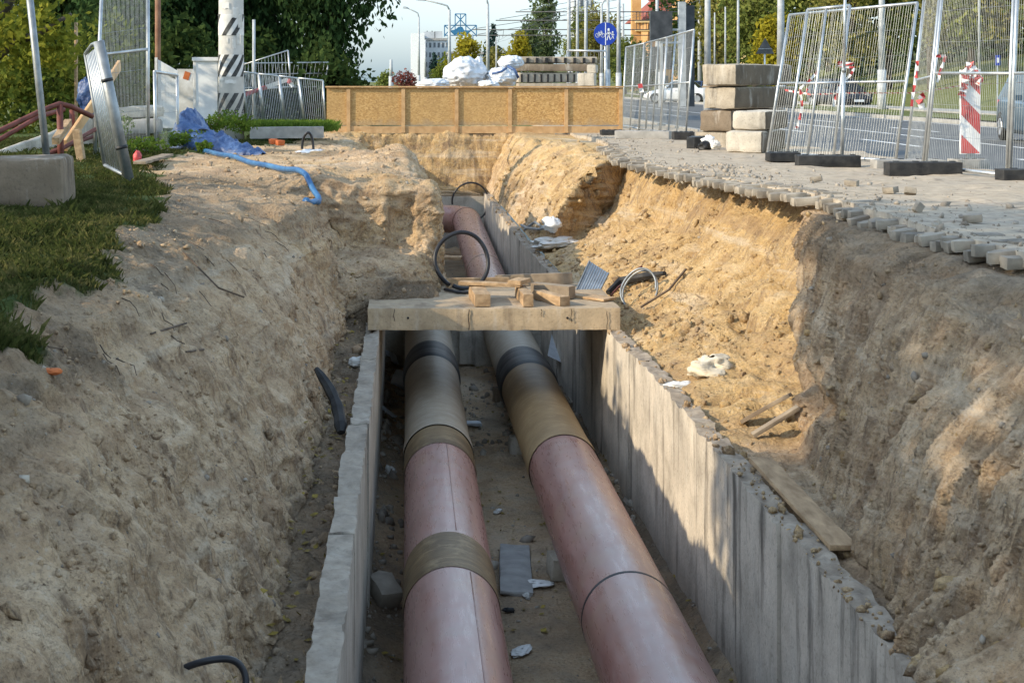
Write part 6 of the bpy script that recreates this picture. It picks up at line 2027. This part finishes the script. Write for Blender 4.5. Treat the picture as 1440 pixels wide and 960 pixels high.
weed(P(270, 205, 23.6), .30, .26, 700, 'leafy weed clump in front of the blue tarpaulin heap', 1)
weed(P(245, 206, 23.2), .26, .22, 600, 'low weed clump left of the blue tarpaulin heap', 2)
weed(P(300, 190, 24.6), .22, .32, 450, 'weed sprig growing through the tarpaulin fold', 3)
weed(P(318, 182, 27.2), .28, .34, 600, 'grey green weed at the foot of the striped pole, left', 4)
weed(P(338, 186, 26.6), .30, .30, 600, 'weed clump at the foot of the striped pole, right', 5)
weed(P(287, 214, 22.6), .14, .16, 260, 'small dark weed beside the start of the blue pipe', 6)
weed(P(165, 190, 23.5), .30, .34, 400, 'dry weed tuft below the sideways mesh panel', 7)
weed(P(205, 215, 21.5), .35, .22, 500, 'wide low weed tuft before the low narrow mesh panel', 8)

# fallen leaves and litter
wl = np.where((np.abs(GL[..., 0] + .55) < .14) & (GL[..., 1] < 16), 1.0, 0) + np.where(GRASSL > .4, .05, 0) * (GL[..., 1] < 22)
Pn = scatter(GL, wl, 900, 530) + np.array((0, 0, .012))
Pf = scatter(GF, np.where(GF[..., 1] < 22, 1.0, .1), 900, 531) + np.array((0, 0, .012))
Pa = np.concatenate([Pn, Pf])
g = np.random.default_rng(532)
n = len(Pa)
a = g.normal(size=(n, 3)) * np.array((1, 1, .35))
a /= np.linalg.norm(a, axis=1, keepdims=True)
b = np.cross(a, np.array((0, 0, 1.0))) + g.normal(size=(n, 3)) * .15
s = .028 * g.uniform(.5, 1.2, (n, 1))
V = np.stack([Pa - a * s, Pa + b * s * .7, Pa + a * s, Pa - b * s * .7], 1).reshape(-1, 3)
tag(fast_mesh('fallen_leaves', V, np.arange(n * 4).reshape(n, 4), M['litter']), 'yellow brown fallen leaves on the ledge and channel floor', 'leaves', kind='stuff')

ri = 0
for k in range(26):
    y = RND.uniform(6.5, 17)
    row = GL[int(np.argmin(np.abs(ysL - y)))]
    j = int(np.argmin(np.abs(uL - RND.uniform(3.4, 4.5))))
    pl = [Vector(row[min(len(row) - 1, j - 3 * q)]) + Vector((.012 + RND.uniform(0, .02), RND.uniform(-.03, .03) * q, 0)) for q in range(RND.choice((3, 4, 5)))]
    tag(MB().tube(pl, [.004, .0035, .003, .002, .0015][:len(pl)], 5).build('hanging_root', M['twig'], None, smooth=True), 'thin brown root hanging from the turf edge over the bank', 'root', 'roots hanging from the turf edge')
ICO = np.array([(0, -.526, .851), (.851, 0, .526), (.851, 0, -.526), (-.851, 0, -.526), (-.851, 0, .526), (-.526, .851, 0), (.526, .851, 0), (.526, -.851, 0), (-.526, -.851, 0), (0, -.526, -.851), (0, .526, -.851), (0, .526, .851)])
ICF = np.array([(1, 2, 6), (1, 7, 2), (3, 4, 5), (4, 3, 8), (6, 5, 11), (5, 6, 10), (9, 10, 2), (10, 9, 3), (7, 8, 9), (8, 7, 0), (11, 0, 1), (0, 11, 4), (6, 2, 10), (1, 6, 11), (3, 5, 10), (5, 4, 11), (2, 7, 9), (7, 1, 0), (3, 9, 8), (4, 8, 0)])


def clods(name, Pn, smin, smax, seed, mat, label, tone=None):
    g = np.random.default_rng(seed)
    n = len(Pn)
    s = smin * (smax / smin) ** (g.random(n) ** 4)
    v = ICO[None] * (1 + .35 * g.normal(size=(n, 12, 1))).clip(.5, 1.6) * (s[:, None, None]) * g.uniform(.6, 1.2, (n, 1, 3))
    V = (v + Pn[:, None] + np.array((0, 0, 1)) * s[:, None, None] * .2).reshape(-1, 3)
    Q = (ICF[None] + (np.arange(n) * 12)[:, None, None]).reshape(-1, 3)
    o = fast_mesh(name, V, Q, mat)
    if tone is not None:
        at_ = o.data.color_attributes.new('tone', 'FLOAT_COLOR', 'POINT')
        c = np.ones((len(V), 4), np.float32)
        c[:, :3] = tone
        at_.data.foreach_set('color', c.ravel())
    return tag(o, label, 'soil', kind='stuff')


U = np.broadcast_to(uR, GR.shape[:2])
w = np.interp(U, [0, .1, .8, 2.0, 3.2, 4], [.6, 1, 1, .55, .12, .02]) * np.clip((GR[..., 1] - 11.5) / 2, .18, 1) * (GR[..., 1] < 34) / np.maximum(GR[..., 1], 5) ** .6
clods('soil_clods', scatter(GR, w, 4200, 540), .007, .06, 541, M['soil'], 'loose sandy clods strewn down the sunlit slope', (.75, .12, 0))
yy = 5.5 + 27 * NP.random(700) ** 1.5
Pw = np.stack([wallx_r(yy) + .14 * NP.random(700), yy, np.full(700, -1.405)], -1)
clods('soil_clods', Pw, .006, .04, 551, M['soil'], 'sandy clods spilled along the tall wall top', (.4, .2, 0))
U = np.broadcast_to(uL, GL.shape[:2])
w = np.interp(U, [0, .1, .9, 1.3, 2.0, 3.5, 4.4, 5.2, 6], [.5, 1, 1, .35, .06, .06, .2, .3, 0]) * (GL[..., 1] < 34) * (GRASSL < .4) * np.where((GL[..., 1] > 15.4) & (GL[..., 1] < 23), 1.5, 1) / np.maximum(GL[..., 1], 5) ** .6
clods('soil_clods', scatter(GL, w, 3600, 542), .006, .05, 543, M['soil'], 'loose brown clods on the grassy bank and its ledge', (.15, .4, 0))
wallx = np.interp(GF[..., 1], [5, 7, 10, 15, 20, 25, 33], [2.32, 2.25, 2.18, 2.04, 1.88, 1.8, 1.78])
ed = np.minimum(np.abs(GF[..., 0] + .28), np.abs(wallx - GF[..., 0]))
w = (np.exp(-ed / .12) * 1.5 + .12 + np.where((GF[..., 1] > 15.8) & (GF[..., 1] < 19.5), 1.2, 0)) * (GF[..., 1] > 6) / np.maximum(GF[..., 1], 5)
for Gx, ux, sd, lab in ((GL, uL, 631, 'small pale stones embedded in the grassy bank'), (GR, uR, 632, 'small pale stones embedded in the bank below the paving')):
    U = np.broadcast_to(ux, Gx.shape[:2])
    w = np.where((U > .8) & (U < 4.4) & (Gx[..., 1] < 22), 1.0, 0) / np.maximum(Gx[..., 1], 5)
    clods('stones', scatter(Gx, w, 420, sd), .006, .03, sd + 5, M['rubble'], lab)
U = np.broadcast_to(uL, GL.shape[:2])
w = np.interp(U, [0, .9, 1.3, 4.0, 5.0, 6], [0, .2, 1, 1, .7, 0]) * (GL[..., 1] < 20) * (GRASSL < .4) * np.clip(fbm(GL * 1.9, 3, 610) + .1, 0, 1) / np.maximum(GL[..., 1], 5)
clods('soil_crumbs', scatter(GL, w, 6000, 611), .004, .024, 612, M['soil'], 'fine soil crumbs caught on the steep left bank face', (.2, .15, 0))
U = np.broadcast_to(uR, GR.shape[:2])
w = np.interp(U, [0, .9, 1.3, 4.0, 4.6, 6], [.4, .6, 1, 1, .3, 0]) * (GR[..., 1] < 22) * np.clip(fbm(GR * 1.9, 3, 620) + .1, 0, 1) / np.maximum(GR[..., 1], 5)
clods('soil_crumbs', scatter(GR, w, 6000, 621), .004, .026, 622, M['soil'], 'fine soil crumbs caught on the undercut bank face below the paving', (.4, .1, 0))
wallx = np.interp(GF[..., 1], [5, 7, 10, 15, 20, 25, 33], [2.32, 2.25, 2.18, 2.04, 1.88, 1.8, 1.78])
ed = np.minimum(np.abs(GF[..., 0] + .28), np.abs(wallx - GF[..., 0]))
w = (np.exp(-ed / .12) * 1.5 + .12 + np.where((GF[..., 1] > 15.8) & (GF[..., 1] < 19.5), 1.2, 0)) * (GF[..., 1] > 6) / np.maximum(GF[..., 1], 5)
clods('rubble', scatter(GF, w, 4600, 544), .006, .07, 545, M['rubble'], 'small rubble and crumbs on the channel floor')
# sandy heap on the paving edge
dist = PAVE[..., 0] - pave_edge(PAVE[..., 1])
w = np.exp(-dist / .5) * (PAVE[..., 1] < 34) * (PAVE[..., 1] > 8) * (1 + 6 * np.exp(-((PAVE[..., 1] - 18.2) / 1.2) ** 2 - ((dist - .6) / .5) ** 2)) / np.maximum(PAVE[..., 1], 5) ** .5
clods('rubble', scatter(PAVE, w, 2200, 546), .005, .035, 547, M['rubble'], 'crumbled mortar and stones along the broken paving edge')

# three spare originals kept out of the picture are not needed: drop unused meshes
for me in [m for m in bpy.data.meshes if m.users == 0]:
    bpy.data.meshes.remove(me)
